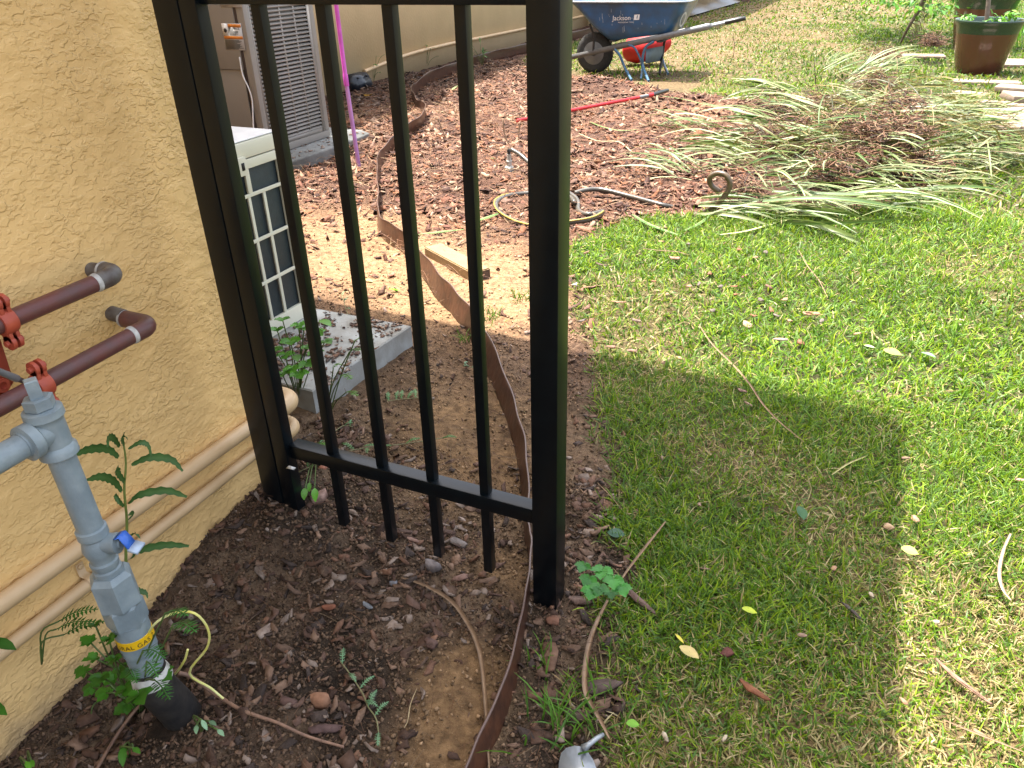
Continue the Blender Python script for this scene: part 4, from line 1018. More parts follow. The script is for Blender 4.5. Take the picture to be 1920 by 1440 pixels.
# wall weed with long drooping toothed leaves
def wall_weed():
    X = -1.10
    base = gx(238, 1062, X); t = empty('weed_plant', tuple(base), 'tall weed with drooping toothed leaves growing against the tan conduits', 'weed')
    b = MB(); st = bez([gx(243, 1100, X), gx(236, 1050, X), gx(238, 980, X), gx(233, 920, X), gx(236, 870, X), gx(232, 832, X)], 20)
    b.tube(st, [.0030 - .0016 * i / len(st) for i in range(len(st))], 8, col=(.20, .26, .06)); b.build('stem', M_leaf, t, smooth=True)
    L_ = [((222, 858), (200, 842), (165, 843), (138, 854)), ((224, 838), (212, 822), (203, 822), (200, 838)), ((240, 842), (262, 830), (277, 836), (283, 858)), ((246, 872), (280, 858), (320, 862), (342, 884)),
          ((228, 922), (212, 902), (188, 894), (162, 900)), ((240, 945), (262, 928), (310, 920), (350, 932)), ((232, 950), (222, 940), (215, 930), (222, 945)), ((245, 1048), (262, 1032), (310, 1022), (354, 1024)),
          ((240, 975), (248, 965), (246, 962), (240, 966)), ((234, 905), (222, 890), (218, 878), (226, 880)), ((238, 1010), (250, 1000), (256, 1002), (262, 1010)), ((232, 836), (228, 822), (232, 815), (238, 824)), ((246, 1090), (258, 1106), (272, 1112), (276, 1122))]
    for i, q in enumerate(L_):
        P = [gx(a, c, X + .012 * (k if i % 2 else k * .6)) for k, (a, c) in enumerate(q)]
        C = bez(P, 16); n = len(C); bb = MB(); V = []; Cc = []; big = np.linalg.norm(C[-1] - C[0]); w0 = .0085 * min(1, .35 + big * 8)
        for k, p in enumerate(C):
            d = nrm(C[min(n - 1, k + 1)] - C[max(0, k - 1)]); side_ = nrm(np.cross(d, [1, .2, 0])); w = w0 * math.sin(PI * (.08 + .88 * k / (n - 1))) ** .6 * (1.0 if k % 2 else .72)
            for s_ in (-1, 0, 1): V.append(p + side_ * s_ * w + np.array([.6, 0, .3]) * (.0025 * abs(s_))); Cc.append((.045, .125, .03) if s_ else (.08, .17, .05))
        F = [(k * 3 + j, k * 3 + j + 1, (k + 1) * 3 + j + 1, (k + 1) * 3 + j) for k in range(n - 1) for j in range(2)]
        bb.addc(V, F, Cc); bb.build('leaf', M_leaf, t)
wall_weed()

def leafy_weed(name, base, specs, lab, cat='weed', stemcol=(.12, .18, .05)):
    """specs: list of (end point, leaf size, colour, kind)"""
    t = empty(name, tuple(base), lab, cat); b = MB()
    for (e, size, col, kind) in specs:
        e = np.array(e, float); mid = (base + e) / 2 + np.array([rnd.uniform(-.01, .01), rnd.uniform(-.01, .01), .02])
        S = bez([base + [rnd.uniform(-.004, .004), rnd.uniform(-.004, .004), -.01], mid, e], 8); b.tube(S, [.0016] * len(S), 5, col=stemcol)
        d = nrm((e - mid) * [1, 1, .3] + [0, 0, .001]); up = nrm(np.array([rnd.uniform(-.3, .3), rnd.uniform(-.5, .1), 1]))
        if kind == 'lobed':
            m_ = MB()
            size *= .72
            for ang, s_ in ((0, 1), (1.1, .75), (-1.1, .75), (2.0, .5), (-2.0, .5)):
                dd = np.array([d[0] * math.cos(ang) - d[1] * math.sin(ang), d[0] * math.sin(ang) + d[1] * math.cos(ang), d[2] - .05]); V, F = lobed_leaf(e, dd, up, size * s_, col); m_.add(V, F, tuple(np.array(col) * rnd.uniform(.85, 1.2)))
            m_.build('leaf', M_leaf, t)
        elif kind == 'pinnate':
            m_ = frond([e, e + d * size * .5 + np.array([0, 0, size * .12]), e + d * size], size * .22, size * .085, col, 9); m_.build('leaf', M_leaf, t)
        else:
            V, F, C = leafmesh(size, size * .42, col=col, droop=.25); R_ = Matrix.Rotation(math.atan2(d[1], d[0]), 3, 'Z') @ Matrix.Rotation(-rnd.uniform(-.2, .4), 3, 'Y')
            MB().addc([np.array(R_ @ Vector(v)) + e for v in V], F, C).build('leaf', M_leaf, t)
    b.build('stem', M_leaf, t, smooth=True)
    return t
YR = .60
def sp(lst, y, kind, col, size):
    return [(gy(a, c, y + rnd.uniform(-.03, .03)), size * rnd.uniform(.75, 1.25), tuple(np.array(col) * rnd.uniform(.75, 1.3)), kind) for a, c in lst]
bw = on(262, 1330)
leafy_weed('weed_plant', bw, sp([(180, 1235), (205, 1200), (190, 1270), (225, 1255), (250, 1260), (235, 1290), (200, 1300), (260, 1300), (180, 1175), (170, 1205), (160, 1260), (215, 1235), (175, 1290), (240, 1320), (300, 1262), (215, 1275)], .55, 'lobed', (.06, .20, .015), .040)
           + sp([(245, 1255), (275, 1240), (290, 1275), (268, 1220), (310, 1150), (325, 1170)], .52, 'pinnate', (.045, .16, .03), .075), 'bushy green weed wrapped around the foot of the grey gas riser')
leafy_weed('weed_plant', on(165, 1345), sp([(150, 1355), (172, 1360), (160, 1350), (195, 1310), (215, 1320)], .60, 'oval', (.08, .24, .015), .032), 'low clover-like weed at the wall foot left of the riser')
leafy_weed('weed_plant', gx(75, 1235, -1.19), [(gx(a, c, -1.15), .07, (.03, .12, .012), 'pinnate') for a, c in ((110, 1165), (120, 1190), (105, 1180))], 'dark feathery weed poking out under the lower tan conduit')
leafy_weed('weed_plant', gy(-60, 1400, .42), [(gy(-20, 1200, .46), .05, (.035, .13, .015), 'oval'), (gy(-30, 1320, .43), .055, (.045, .17, .015), 'oval'), (gy(-45, 1330, .43), .05, (.04, .15, .015), 'oval')], 'weed reaching in at the lower left edge of the picture beside the wall')
leafy_weed('weed_plant', on(50, 1440), sp([(48, 1428), (58, 1425), (42, 1432)], .40, 'oval', (.09, .26, .02), .02), 'tiny bright seedling at the bottom left corner of the soil')
leafy_weed('weed_plant', on(242, 1415), sp([(240, 1408), (230, 1400), (250, 1402)], .47, 'oval', (.06, .2, .02), .026), 'small seedling near the bottom edge by the tan dry stem')
leafy_weed('weed_plant', on(375, 1368), sp([(378, 1350), (392, 1352), (408, 1368), (368, 1360)], .53, 'oval', (.20, .34, .20), .020), 'pale green seedling right beside the black pipe sleeve')
# weeds behind the fence beside the slab
leafy_weed('weed_plant', on(560, 752), sp([(520, 620), (560, 610), (545, 640), (590, 625), (530, 600), (575, 650), (610, 640), (515, 655), (548, 690), (570, 615), (535, 665), (590, 660), (560, 700), (530, 700), (575, 680)], 1.42, 'lobed', (.085, .26, .02), .050)
           + sp([(555, 665), (600, 600)], 1.42, 'oval', (.10, .26, .03), .07), 'tall leafy weed between the fence and the mini-split slab')
leafy_weed('weed_plant', on(608, 800), sp([(640, 705), (650, 735), (655, 660), (665, 640), (625, 690), (600, 720)], 1.38, 'pinnate', (.09, .24, .02), .075), 'feathery pinnate weed leaning over the slab edge')
leafy_weed('weed_plant', on(590, 865), sp([(575, 840), (600, 830), (585, 855), (560, 850), (615, 850)], 1.24, 'pinnate', (.07, .2, .02), .05) + sp([(580, 905), (590, 915), (572, 915)], 1.12, 'oval', (.09, .28, .02), .032), 'low weed tuft at the foot of the wall post behind the rail')
leafy_weed('weed_plant', on(1135, 1105), sp([(1095, 1060), (1130, 1068), (1150, 1085), (1105, 1085), (1165, 1100), (1125, 1100), (1145, 1110), (1110, 1105)], 1.02, 'lobed', (.05, .22, .03), .036), 'bright green lobed weed just right of the end post foot')
def uprooted(pts, lab, col=(.16, .30, .16), n=7, size=.045):
    P = [on(a, c, .012) for a, c in pts]; t = empty('uprooted_seedling', tuple(P[0]), lab, 'weed'); size *= .7; C = bez(P, 20)
    b = MB(); b.tube(C, .0013, 6, col=(.26, .24, .12)); b.build('stem', M_leaf, t, smooth=True)
    for i in range(n):
        k = int((i + .5) / n * (len(C) - 1)); p = C[k]; a = rnd.uniform(0, 2 * PI); d = np.array([math.cos(a), math.sin(a), .25])
        frond([p, p + d * size * .5 + [0, 0, .006], p + d * size], size * .22, size * .1, col, 7).build('leaf', M_leaf, t)
uprooted([(638, 1240), (655, 1262), (680, 1300), (690, 1325), (706, 1350), (712, 1400)], 'limp uprooted seedling with pale leaves on the soil at bottom centre')
uprooted([(560, 885), (640, 850), (700, 838), (760, 832), (848, 818)], 'long uprooted weed stem lying across the soil behind the bottom rail', (.10, .22, .07), 10, .06)
uprooted([(725, 752), (760, 748), (800, 745)], 'wilted seedling on the soil to the right of the slab', (.12, .26, .10), 6, .055)
uprooted([(598, 835), (640, 800), (662, 800)], 'small wilted sprig on the soil below the slab corner', (.13, .28, .12), 4, .035)
uprooted([(640, 550), (655, 600)], 'grey-green sprig at the back edge of the slab', (.2, .3, .16), 4, .04)
uprooted([(868, 684), (888, 690)], 'tiny pale sprig in the shaded soil just left of the last picket', (.2, .36, .24), 4, .025)

# ------------------------------------------------------------------ mulch chips, crumbs, needles (stuff)
def chip_temps(k, m=8, el=1.0):
    out = []
    for _ in range(k):
        a = np.sort(rng.uniform(0, 2 * PI, m) * .35 + np.linspace(0, 2 * PI, m, endpoint=False) * 1.0)
        r = rng.uniform(.5, 1.05, m); x = np.cos(a) * r * .5; y = np.sin(a) * r * .5 * rng.uniform(.35, .85)
        crv = rng.uniform(-.5, .9); z = crv * x * x + rng.uniform(-.03, .03, m)
        bot = np.stack([x, y, z - .04], -1); top = np.stack([x * .97, y * .96, z + .035 + rng.uniform(-.02, .03, m)], -1); cen = np.array([[rng.uniform(-.1, .1), rng.uniform(-.05, .05), .05]])
        V = np.concatenate([bot, top, cen]); T = [(m + i, m + (i + 1) % m, 2 * m) for i in range(m)]; Q = [(i, (i + 1) % m, m + (i + 1) % m, m + i) for i in range(m)]
        tint = np.ones((len(V), 3)); tint[:m] *= .6
        out.append((V, T, Q, tint))
    return out
CT = chip_temps(14)
def inside_things(x, y):
    """keep scattered pieces off slabs, walls, posts"""
    bad = (x < -1.232) & (y < 1.175)
    bad |= (x < -4.86) & (y < 14); bad |= (x < -4.36) & (y > 13.8)
    bad |= (x > -2.13) & (x < -1.295) & (y > 1.47) & (y < 2.0)
    bad |= (x > -4.5) & (x < -3.25) & (y > 3.7) & (y < 4.83)
    bad |= (np.abs(x + .96) < .03) & (np.abs(y - .56) < .03)
    return bad
def visible(x, y, m=.25):
    """inside the wedge of ground this part of the yard can be seen from, with a margin"""
    cz = RW.T @ np.stack([x - CAM[0], y - CAM[1], np.full_like(x, -CAM[2])]); u = cz[0] / cz[2]; v = cz[1] / cz[2]
    return (cz[2] > .1) & (np.abs(u) < .667 + m * .667) & (v < .5 + m) & (v > -.62)
def samp(n, x0, x1, y0, y1): return rng.uniform(x0, x1, n), rng.uniform(y0, y1, n)
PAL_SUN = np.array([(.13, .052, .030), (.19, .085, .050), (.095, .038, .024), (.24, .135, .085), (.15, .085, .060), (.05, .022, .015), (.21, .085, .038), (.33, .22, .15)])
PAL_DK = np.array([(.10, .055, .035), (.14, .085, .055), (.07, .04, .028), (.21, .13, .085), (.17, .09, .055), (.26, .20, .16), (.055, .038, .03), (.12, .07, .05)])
def do_chips():
    PP = []; SS = []; CC = []
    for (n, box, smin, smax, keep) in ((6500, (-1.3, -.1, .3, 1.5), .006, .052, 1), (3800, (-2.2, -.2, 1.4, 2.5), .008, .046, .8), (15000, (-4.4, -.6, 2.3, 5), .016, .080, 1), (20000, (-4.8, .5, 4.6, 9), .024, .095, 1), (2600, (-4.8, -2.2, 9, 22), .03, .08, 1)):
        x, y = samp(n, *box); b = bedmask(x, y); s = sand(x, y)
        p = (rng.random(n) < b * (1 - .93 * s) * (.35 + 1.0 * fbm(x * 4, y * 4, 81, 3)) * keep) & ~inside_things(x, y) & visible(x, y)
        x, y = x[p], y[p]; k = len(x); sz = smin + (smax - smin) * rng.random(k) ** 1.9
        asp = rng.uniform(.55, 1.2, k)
        sun = (sstep(1.9, 2.9, y) * (1 - .9 * sstep(-3.75, -4.0, x)) * (1 - .6 * sstep(3.6, 4.2, y) * sstep(-3.1, -3.4, x) * sstep(5.2, 4.6, y)))[:, None]  # old mulch and cast shade both darken the chip colour through this mask
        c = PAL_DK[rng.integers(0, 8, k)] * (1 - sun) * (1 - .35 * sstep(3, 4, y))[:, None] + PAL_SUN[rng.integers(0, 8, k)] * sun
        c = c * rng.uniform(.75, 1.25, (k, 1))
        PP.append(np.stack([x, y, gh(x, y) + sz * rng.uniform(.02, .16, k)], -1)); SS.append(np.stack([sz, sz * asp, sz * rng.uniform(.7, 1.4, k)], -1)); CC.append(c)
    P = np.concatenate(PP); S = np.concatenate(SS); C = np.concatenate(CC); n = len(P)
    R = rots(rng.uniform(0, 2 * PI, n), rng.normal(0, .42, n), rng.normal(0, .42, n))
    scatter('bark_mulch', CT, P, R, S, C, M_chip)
    # chips on the slab, sparse
    x = rng.uniform(-1.66, -1.31, 1800); y = rng.uniform(1.52, 1.985, 1800); p = rng.random(1800) < .14 + 1.3 * sstep(.42, .58, fbm(x * 7, y * 7, 85, 3)); x, y = x[p], y[p]; k = len(x)
    sz = .005 + .030 * rng.random(k) ** 2.5; P = np.stack([x, y, .077 + sz * .08], -1)
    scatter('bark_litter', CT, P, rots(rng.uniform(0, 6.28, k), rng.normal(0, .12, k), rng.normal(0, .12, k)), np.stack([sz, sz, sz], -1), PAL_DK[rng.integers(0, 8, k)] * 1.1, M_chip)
    x = rng.uniform(-3.47, -3.29, 90); y = rng.uniform(3.8, 4.7, 90); k = 90; sz = .012 + .03 * rng.random(k) ** 2
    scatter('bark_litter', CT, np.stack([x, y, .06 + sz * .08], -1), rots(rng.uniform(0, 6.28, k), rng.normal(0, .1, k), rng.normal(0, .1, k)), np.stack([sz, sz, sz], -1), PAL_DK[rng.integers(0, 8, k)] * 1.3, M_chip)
do_chips()
def do_crumbs():
    OV = np.array([(1, 0, 0), (-.9, .1, 0), (0, 1, .1), (.1, -.9, 0), (0, 0, .9), (.1, 0, -.6)]) * .5
    OT = [(0, 2, 4), (2, 1, 4), (1, 3, 4), (3, 0, 4), (2, 0, 5), (1, 2, 5), (3, 1, 5), (0, 3, 5)]
    temps = [(OV * rng.uniform(.6, 1.25, (6, 3)), OT, [], np.ones((6, 3))) for _ in range(6)]
    PP = []; SS = []; CC = []
    for (n, box, s0, s1) in ((70000, (-1.25, -.1, .3, 1.5), .0018, .013), (24000, (-1.9, -.3, 1.4, 2.6), .003, .015), (14000, (-3.4, -.8, 2.2, 4.2), .004, .018)):
        x, y = samp(n, *box); b = bedmask(x, y); s = sand(x, y)
        p = (rng.random(n) < b * (1 - .8 * s) * (.3 + fbm(x * 10, y * 10, 88, 3))) & ~inside_things(x, y) & visible(x, y); x, y = x[p], y[p]; k = len(x)
        sz = s0 + (s1 - s0) * rng.random(k) ** 3
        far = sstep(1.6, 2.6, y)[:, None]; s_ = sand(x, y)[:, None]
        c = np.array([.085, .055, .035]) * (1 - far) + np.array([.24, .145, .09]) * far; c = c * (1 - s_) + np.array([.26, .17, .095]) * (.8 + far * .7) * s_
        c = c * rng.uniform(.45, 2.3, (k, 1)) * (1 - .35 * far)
        PP.append(np.stack([x, y, gh(x, y) + sz * .2], -1)); SS.append(np.stack([sz] * 3, -1)); CC.append(c)
    P = np.concatenate(PP); S = np.concatenate(SS); C = np.concatenate(CC); n = len(P)
    scatter('soil_crumbs', temps, P, rots(rng.uniform(0, 6.28, n), rng.uniform(0, 6.28, n), rng.uniform(0, 6.28, n)), S, C, M_crumb)
do_crumbs()
def do_needles():
    temps = []
    for _ in range(8):
        n = 4; x = np.linspace(-.5, .5, n + 1); c = rng.uniform(-.35, .35); z = .04 * np.sin(np.linspace(0, 3, n + 1) + rng.uniform(0, 3)); yy = c * x * x
        V = np.concatenate([np.stack([x, yy - .5 * .02, z], -1), np.stack([x, yy + .5 * .02, z + .008], -1)]); Q = [(i, i + 1, i + n + 2, i + n + 1) for i in range(n)]
        temps.append((V, [], Q, np.ones((len(V), 3))))
    PP = []; SS = []; CC = []
    for (n, box, l0, l1, w) in ((2600, (-1.25, -.1, .3, 1.6), .015, .06, .5), (3500, (-2.4, -.4, 1.4, 3), .03, .08, .7), (9000, (-4.4, -.8, 2.6, 6), .05, .15, .9), (6000, (-4.6, .6, 5.5, 9), .06, .18, 1.2)):
        x, y = samp(n, *box); b = bedmask(x, y)
        dens = .35 + .9 * np.exp(-((x + 3.0) / .8) ** 2 - ((y - 5.2) / 1.3) ** 2) + .5 * fbm(x * 3, y * 3, 95, 3)
        p = (rng.random(n) < b * dens) & ~inside_things(x, y) & visible(x, y); x, y = x[p], y[p]; k = len(x); L_ = rng.uniform(l0, l1, k)
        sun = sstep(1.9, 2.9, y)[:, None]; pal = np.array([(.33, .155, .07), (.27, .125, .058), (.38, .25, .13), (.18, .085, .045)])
        c = pal[rng.integers(0, 4, k)] * (.45 + .55 * sun) * rng.uniform(.7, 1.2, (k, 1))  # shade of the house is put into the straw colour here
        PP.append(np.stack([x, y, gh(x, y) + rng.uniform(.004, .022, k) * (1 + sun[:, 0])], -1)); SS.append(np.stack([L_, np.full(k, .07 * w), L_ * .8], -1)); CC.append(c)
    P = np.concatenate(PP); S = np.concatenate(SS); C = np.concatenate(CC); n = len(P)
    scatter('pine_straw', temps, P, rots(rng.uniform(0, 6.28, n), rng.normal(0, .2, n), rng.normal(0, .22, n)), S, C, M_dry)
do_needles()

# ------------------------------------------------------------------ lawn
def blade_temps(k, lean0, lean1):
    out = []
    for _ in range(k):
        a = rng.uniform(lean0, lean1); n = 3; pts = []; p = np.array([0., 0.]); th = PI / 2 - a * .25
        bend = a * 1.3 / n; pts.append(p.copy())
        for i in range(n): p = p + np.array([math.cos(th), math.sin(th)]) / n; th -= bend; pts.append(p.copy())
        V = []; tint = []
        for i, q in enumerate(pts[:-1]):
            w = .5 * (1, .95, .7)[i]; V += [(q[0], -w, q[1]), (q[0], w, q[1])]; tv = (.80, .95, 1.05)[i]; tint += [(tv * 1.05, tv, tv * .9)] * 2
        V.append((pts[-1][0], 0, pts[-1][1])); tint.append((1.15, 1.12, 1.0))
        out.append((np.array(V), [(4, 5, 6)], [(0, 1, 3, 2), (2, 3, 5, 4)], np.array(tint)))
    return out
def lawn():
    BT = blade_temps(14, .15, 1.1)
    def zone(n, box, l0, l1, w0, w1, thr=.0):
        x, y = samp(n, *box); b = bedmask(x, y, .05); d = dryness(x, y)
        p = (rng.random(n) < (1 - b) * (1 - .18 * d)) & visible(x, y, .3) & (x < 14) ; x, y, d = x[p], y[p], d[p]; k = len(x)
        cl = fbm(x * 7, y * 7, 101, 3)
        L_ = (l0 + (l1 - l0) * rng.random(k)) * (.7 + .6 * cl) * (1 - .25 * d); Wd = rng.uniform(w0, w1, k)
        g = np.array([(.105, .215, .012), (.150, .275, .012), (.068, .155, .022), (.235, .33, .020), (.120, .205, .058)])[rng.integers(0, 5, k)]
        st = np.array([(.36, .29, .15), (.30, .22, .11), (.27, .25, .10), (.46, .39, .24)])[rng.integers(0, 4, k)]
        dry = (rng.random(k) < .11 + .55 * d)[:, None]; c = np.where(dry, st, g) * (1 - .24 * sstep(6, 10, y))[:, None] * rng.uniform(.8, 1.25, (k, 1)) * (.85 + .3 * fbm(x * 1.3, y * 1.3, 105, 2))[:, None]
        # dry blades lie flatter
        tx = rng.normal(0, .55, k); ty = rng.normal(.35, .5, k) + dry[:, 0] * rng.uniform(.2, .9, k)
        return np.stack([x, y, gh(x, y) - .002], -1), np.stack([L_, Wd, L_], -1), c, rots(rng.uniform(0, 6.28, k), tx, ty)
    Z = [zone(45000, (-.5, 1.1, .45, 1.45), .022, .050, .0022, .0038), zone(120000, (-.7, 1.35, .45, 2.2), .022, .058, .0020, .0038), zone(78000, (-1.3, 2.3, 2.15, 4.3), .028, .062, .0034, .0058), zone(54000, (-1.6, 3.2, 4.2, 8.2), .034, .072, .006, .0095), zone(46000, (-4.2, 4.8, 8.0, 14.5), .035, .070, .010, .016), zone(34000, (-4.4, 7.5, 14.3, 27), .045, .085, .020, .032)]
    P, S, C, R = (np.concatenate([z[i] for z in Z]) for i in range(4))
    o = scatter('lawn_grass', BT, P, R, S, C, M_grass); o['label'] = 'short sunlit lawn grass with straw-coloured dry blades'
    # stray tufts in the bed
    for (px, py, n, s_, lab) in ((1045, 1360, 34, .085, 'sprawling tuft of grass blades in the mulch right of the edging strip'), (1010, 1240, 16, .06, 'few long grass blades in the mulch below the end post'), (920, 600, 26, .06, 'sunlit grass tuft in the sand beside the far edging'),
                                 (985, 560, 26, .06, 'grass tuft next to the end post on the sunny side'), (1200, 160, 30, .06, 'grass tuft at the wheelbarrow feet'), (1100, 1340, 22, .07, 'grass blades at the lawn edge above the silver trowel'), (870, 640, 14, .05, 'small grass tuft at the shadow edge between pickets')):
        c0 = on(px, py); k = n; x = c0[0] + rng.normal(0, s_ * .4, k); y = c0[1] + rng.normal(0, s_ * .4, k); L_ = rng.uniform(.7, 1.2, k) * s_
        g = np.array([(.085, .21, .02), (.12, .26, .03), (.07, .17, .03)])[rng.integers(0, 3, k)]
        o = scatter('grass_tuft', BT, np.stack([x, y, gh(x, y)], -1), rots(rng.uniform(0, 6.28, k), rng.normal(0, .35, k), rng.normal(.1, .3, k)), np.stack([L_, np.full(k, .0036), L_], -1), g, M_grass, kind='thing')
        tag(o, lab, 'grass tuft')
lawn()

# ------------------------------------------------------------------ pile of pulled-out striped plants
def pile():
    root = empty('clippings_pile', (.0, 5.8, 0), 'big heap of uprooted green and cream striped leaves with tangled brown roots on the lawn', 'plant pile')
    def ph(x, y):
        x = np.asarray(x, float); y = np.asarray(y, float)
        return .38 * np.exp(-((x - .12) / .58) ** 2 - ((y - 6.2) / .85) ** 2) + .22 * np.exp(-((x + .02) / .62) ** 2 - ((y - 5.0) / .42) ** 2) + .10 * np.exp(-((x - .5) / .35) ** 2 - ((y - 5.3) / .5) ** 2)
    def strap(Ln, w, droop, twist, side_c, mid_c, n=6):
        V = []; C = []
        for i in range(n + 1):
            t = i / n; x = Ln * t; z = .10 * Ln * math.sin(PI * t * .9) * droop - .04 * Ln * t * t; y = twist * Ln * t * t; ww = w * (math.sin(PI * (.16 + .82 * t)) ** .55)
            for q, c in ((-1, side_c), (-.45, side_c), (.0, mid_c), (.5, mid_c), (1, side_c)):
                V.append((x, y + q * ww * .5, z + .18 * ww * (abs(q)))); C.append(c)
        F = [(i * 5 + k, i * 5 + k + 1, (i + 1) * 5 + k + 1, (i + 1) * 5 + k) for i in range(n) for k in range(4)]
        return np.array(V), F, np.array(C)
    cream = (.50, .47, .27); gcol = (.06, .12, .028); g2 = (.13, .175, .045); pale = (.32, .33, .17)
    fam = [strap(rnd.uniform(.85, 1.1), rnd.uniform(.030, .048), rnd.uniform(-.3, 1.6), rnd.uniform(-.25, .25), rnd.choice([cream, pale, g2, cream]), rnd.choice([gcol, g2, gcol, pale])) for _ in range(14)]
    meshes = [arrmesh('striped_leaf', v, f, M_leaf, c * rnd.uniform(.75, 1.1), True) for v, f, c in fam]
    temps = [(v, [], np.array(f), c) for v, f, c in fam]
    # bundles: each pulled plant fans its leaves from a root clump
    bundles = []
    def bun(px, py, ang, n, ln, z=None, spread=.22, tilt=.05):
        p = gz(px, py, .1); h = float(ph(p[0], p[1])); p = gz(px, py, h + .03) if z is None else gz(px, py, z); bundles.append((p, math.radians(ang), n, ln, spread, tilt))
    bun(1440, 390, -2, 14, .62, .03, .13); bun(1330, 388, 4, 10, .50, .03, .12); bun(1560, 375, 2, 12, .6, .03, .16); bun(1290, 320, 170, 10, .45, .03, .25); bun(1400, 300, 200, 11, .42, .05, .3)
    bun(1480, 345, -35, 10, .38, .07, .3); bun(1420, 330, -70, 9, .3, .07, .35); bun(1640, 330, -20, 10, .4, .08, .3); bun(1450, 240, 176, 12, .55, .10, .2); bun(1480, 175, 172, 12, .55, .12, .22)
    bun(1400, 280, 172, 10, .55, .05, .2); bun(1560, 190, 10, 12, .5, .18, .25); bun(1600, 150, 38, 14, .5, .22, .18, .35); bun(1620, 140, 28, 12, .55, .24, .15, .4); bun(1560, 120, 40, 12, .45, .15, .2, .25)
    bun(1700, 190, -15, 12, .5, .22, .35); bun(1760, 215, -42, 12, .5, .18, .3); bun(1720, 290, 8, 14, .5, .10, .2); bun(1800, 290, 12, 12, .45, .06, .25); bun(1780, 250, -55, 10, .4, .12, .35)
    bun(1640, 210, -5, 12, .5, .24, .3); bun(1520, 215, 150, 12, .5, .16, .3); bun(1560, 260, 195, 10, .45, .14, .35); bun(1600, 330, 185, 10, .45, .06, .3); bun(1740, 330, -3, 10, .42, .03, .15)
    bun(1320, 240, 178, 8, .45, .02, .15); bun(1500, 300, 210, 10, .4, .1, .4); bun(1620, 285, -30, 10, .4, .13, .4); bun(1690, 250, 160, 10, .4, .2, .4); bun(1880, 300, -10, 10, .35, .03, .2)
    bun(1840, 225, -30, 7, .35, .05, .25); bun(1650, 380, 0, 7, .45, .015, .08)
    cnt = 0; extraP = []; extraR = []; extraS = []; extraC = []
    order = bundles[:]
    for (p, ang, n, ln, spr, tilt) in order:
        for k in range(int(n * 2.4)):
            a = ang + rnd.gauss(0, spr * 1.35); L_ = ln * rnd.uniform(.45, 1.0); z = p[2] + rnd.uniform(-.05, .05); q = (p[0] + rnd.gauss(0, .05), p[1] + rnd.gauss(0, .10), max(.012, z))
            ty = -tilt * rnd.uniform(.3, 1.2) + rnd.gauss(0, .06)
            # do not dive below the ground
            endz = q[2] + math.sin(-ty) * L_
            if endz < .01: ty = (q[2] - .015) / L_
            if cnt < 290 and k < n * .85:
                o = bpy.data.objects.new('leaf', rnd.choice(meshes)); COL.objects.link(o); o.parent = root; o.location = Vector(q) - root.location
                o.rotation_euler = (rnd.gauss(0, .5), ty, a); o.scale = (L_, L_ * 1.15, L_); cnt += 1
            else:
                extraP.append(q); extraR.append((a, rnd.gauss(0, .5), ty)); extraS.append((L_, L_ * 1.05, L_)); extraC.append((1, 1, 1))
    # fill under: random layer over mound
    n = 4200; x = rng.normal(-.05, .62, n); y = rng.normal(5.7, .8, n); h = ph(x, y); keep = h > .035; x, y, h = x[keep], y[keep], h[keep]
    for a, b_, c_ in zip(x, y, h):
        L_ = rnd.uniform(.08, .30); extraP.append((a, b_, c_ * rnd.uniform(.35, 1.02) + .01)); extraR.append((rnd.gauss(0, 1.0) + (PI if rnd.random() < .5 else 0), rnd.gauss(0, .6), rnd.gauss(-.05, .28))); extraS.append((L_, L_ * rnd.uniform(.5, 1.2), L_)); extraC.append(rnd.choice([(1, 1, 1), (.75, .5, .4), (1.1, .8, .6), (.45, .3, .25), (.8, .9, .6), (.9, .62, .45), (.6, .4, .3)]))
    R_ = np.array(extraR); o = scatter('leaf_mass', temps, np.array(extraP), rots(R_[:, 0], R_[:, 1], R_[:, 2]), np.array(extraS), np.array(extraC), M_leaf)
    o.parent = root; o.matrix_parent_inverse = Matrix.Translation(-root.location)
    # root tangles
    def tangle(c, rad, n, hgt_=.10):
        n = int(n * 1.9); b = MB()
        for _ in range(n):
            p = np.array(c) + [rnd.gauss(0, rad * .5), rnd.gauss(0, rad * .6), abs(rnd.gauss(0, hgt_ * .5))]; a = rnd.uniform(0, 2 * PI); L_ = rnd.uniform(.04, .14); P = [p]
            for k in range(4): a += rnd.gauss(0, .6); p = p + np.array([math.cos(a), math.sin(a), rnd.gauss(.05, .35)]) * L_ / 4; p[2] = max(p[2], .006); P.append(p)
            col = rnd.choice([(.13, .06, .033), (.19, .09, .045), (.06, .032, .022), (.26, .16, .09)])
            b.tube(P, [.0034, .003, .0026, .002, .0014], 3, cap=False, col=col)
        b.build('root_clump', M_dry, root)['kind'] = 'stuff'
    for (px, py, z, r, n) in ((1660, 120, .26, .10, 150), (1745, 85, .18, .10, 170), (1640, 165, .26, .14, 120), (1640, 255, .20, .16, 260), (1700, 260, .18, .12, 160), (1590, 240, .17, .14, 140), (1440, 215, .1, .16, 160), (1530, 200, .14, .14, 120), (1460, 262, .1, .16, 140),
                              (1390, 372, .03, .09, 120), (1720, 320, .05, .14, 140), (1850, 275, .04, .12, 100), (1560, 325, .08, .14, 120), (1500, 250, .10, .12, 120), (1620, 310, .09, .12, 120), (1690, 215, .25, .14, 160)):
        tangle(gz(px, py, z), r, n)
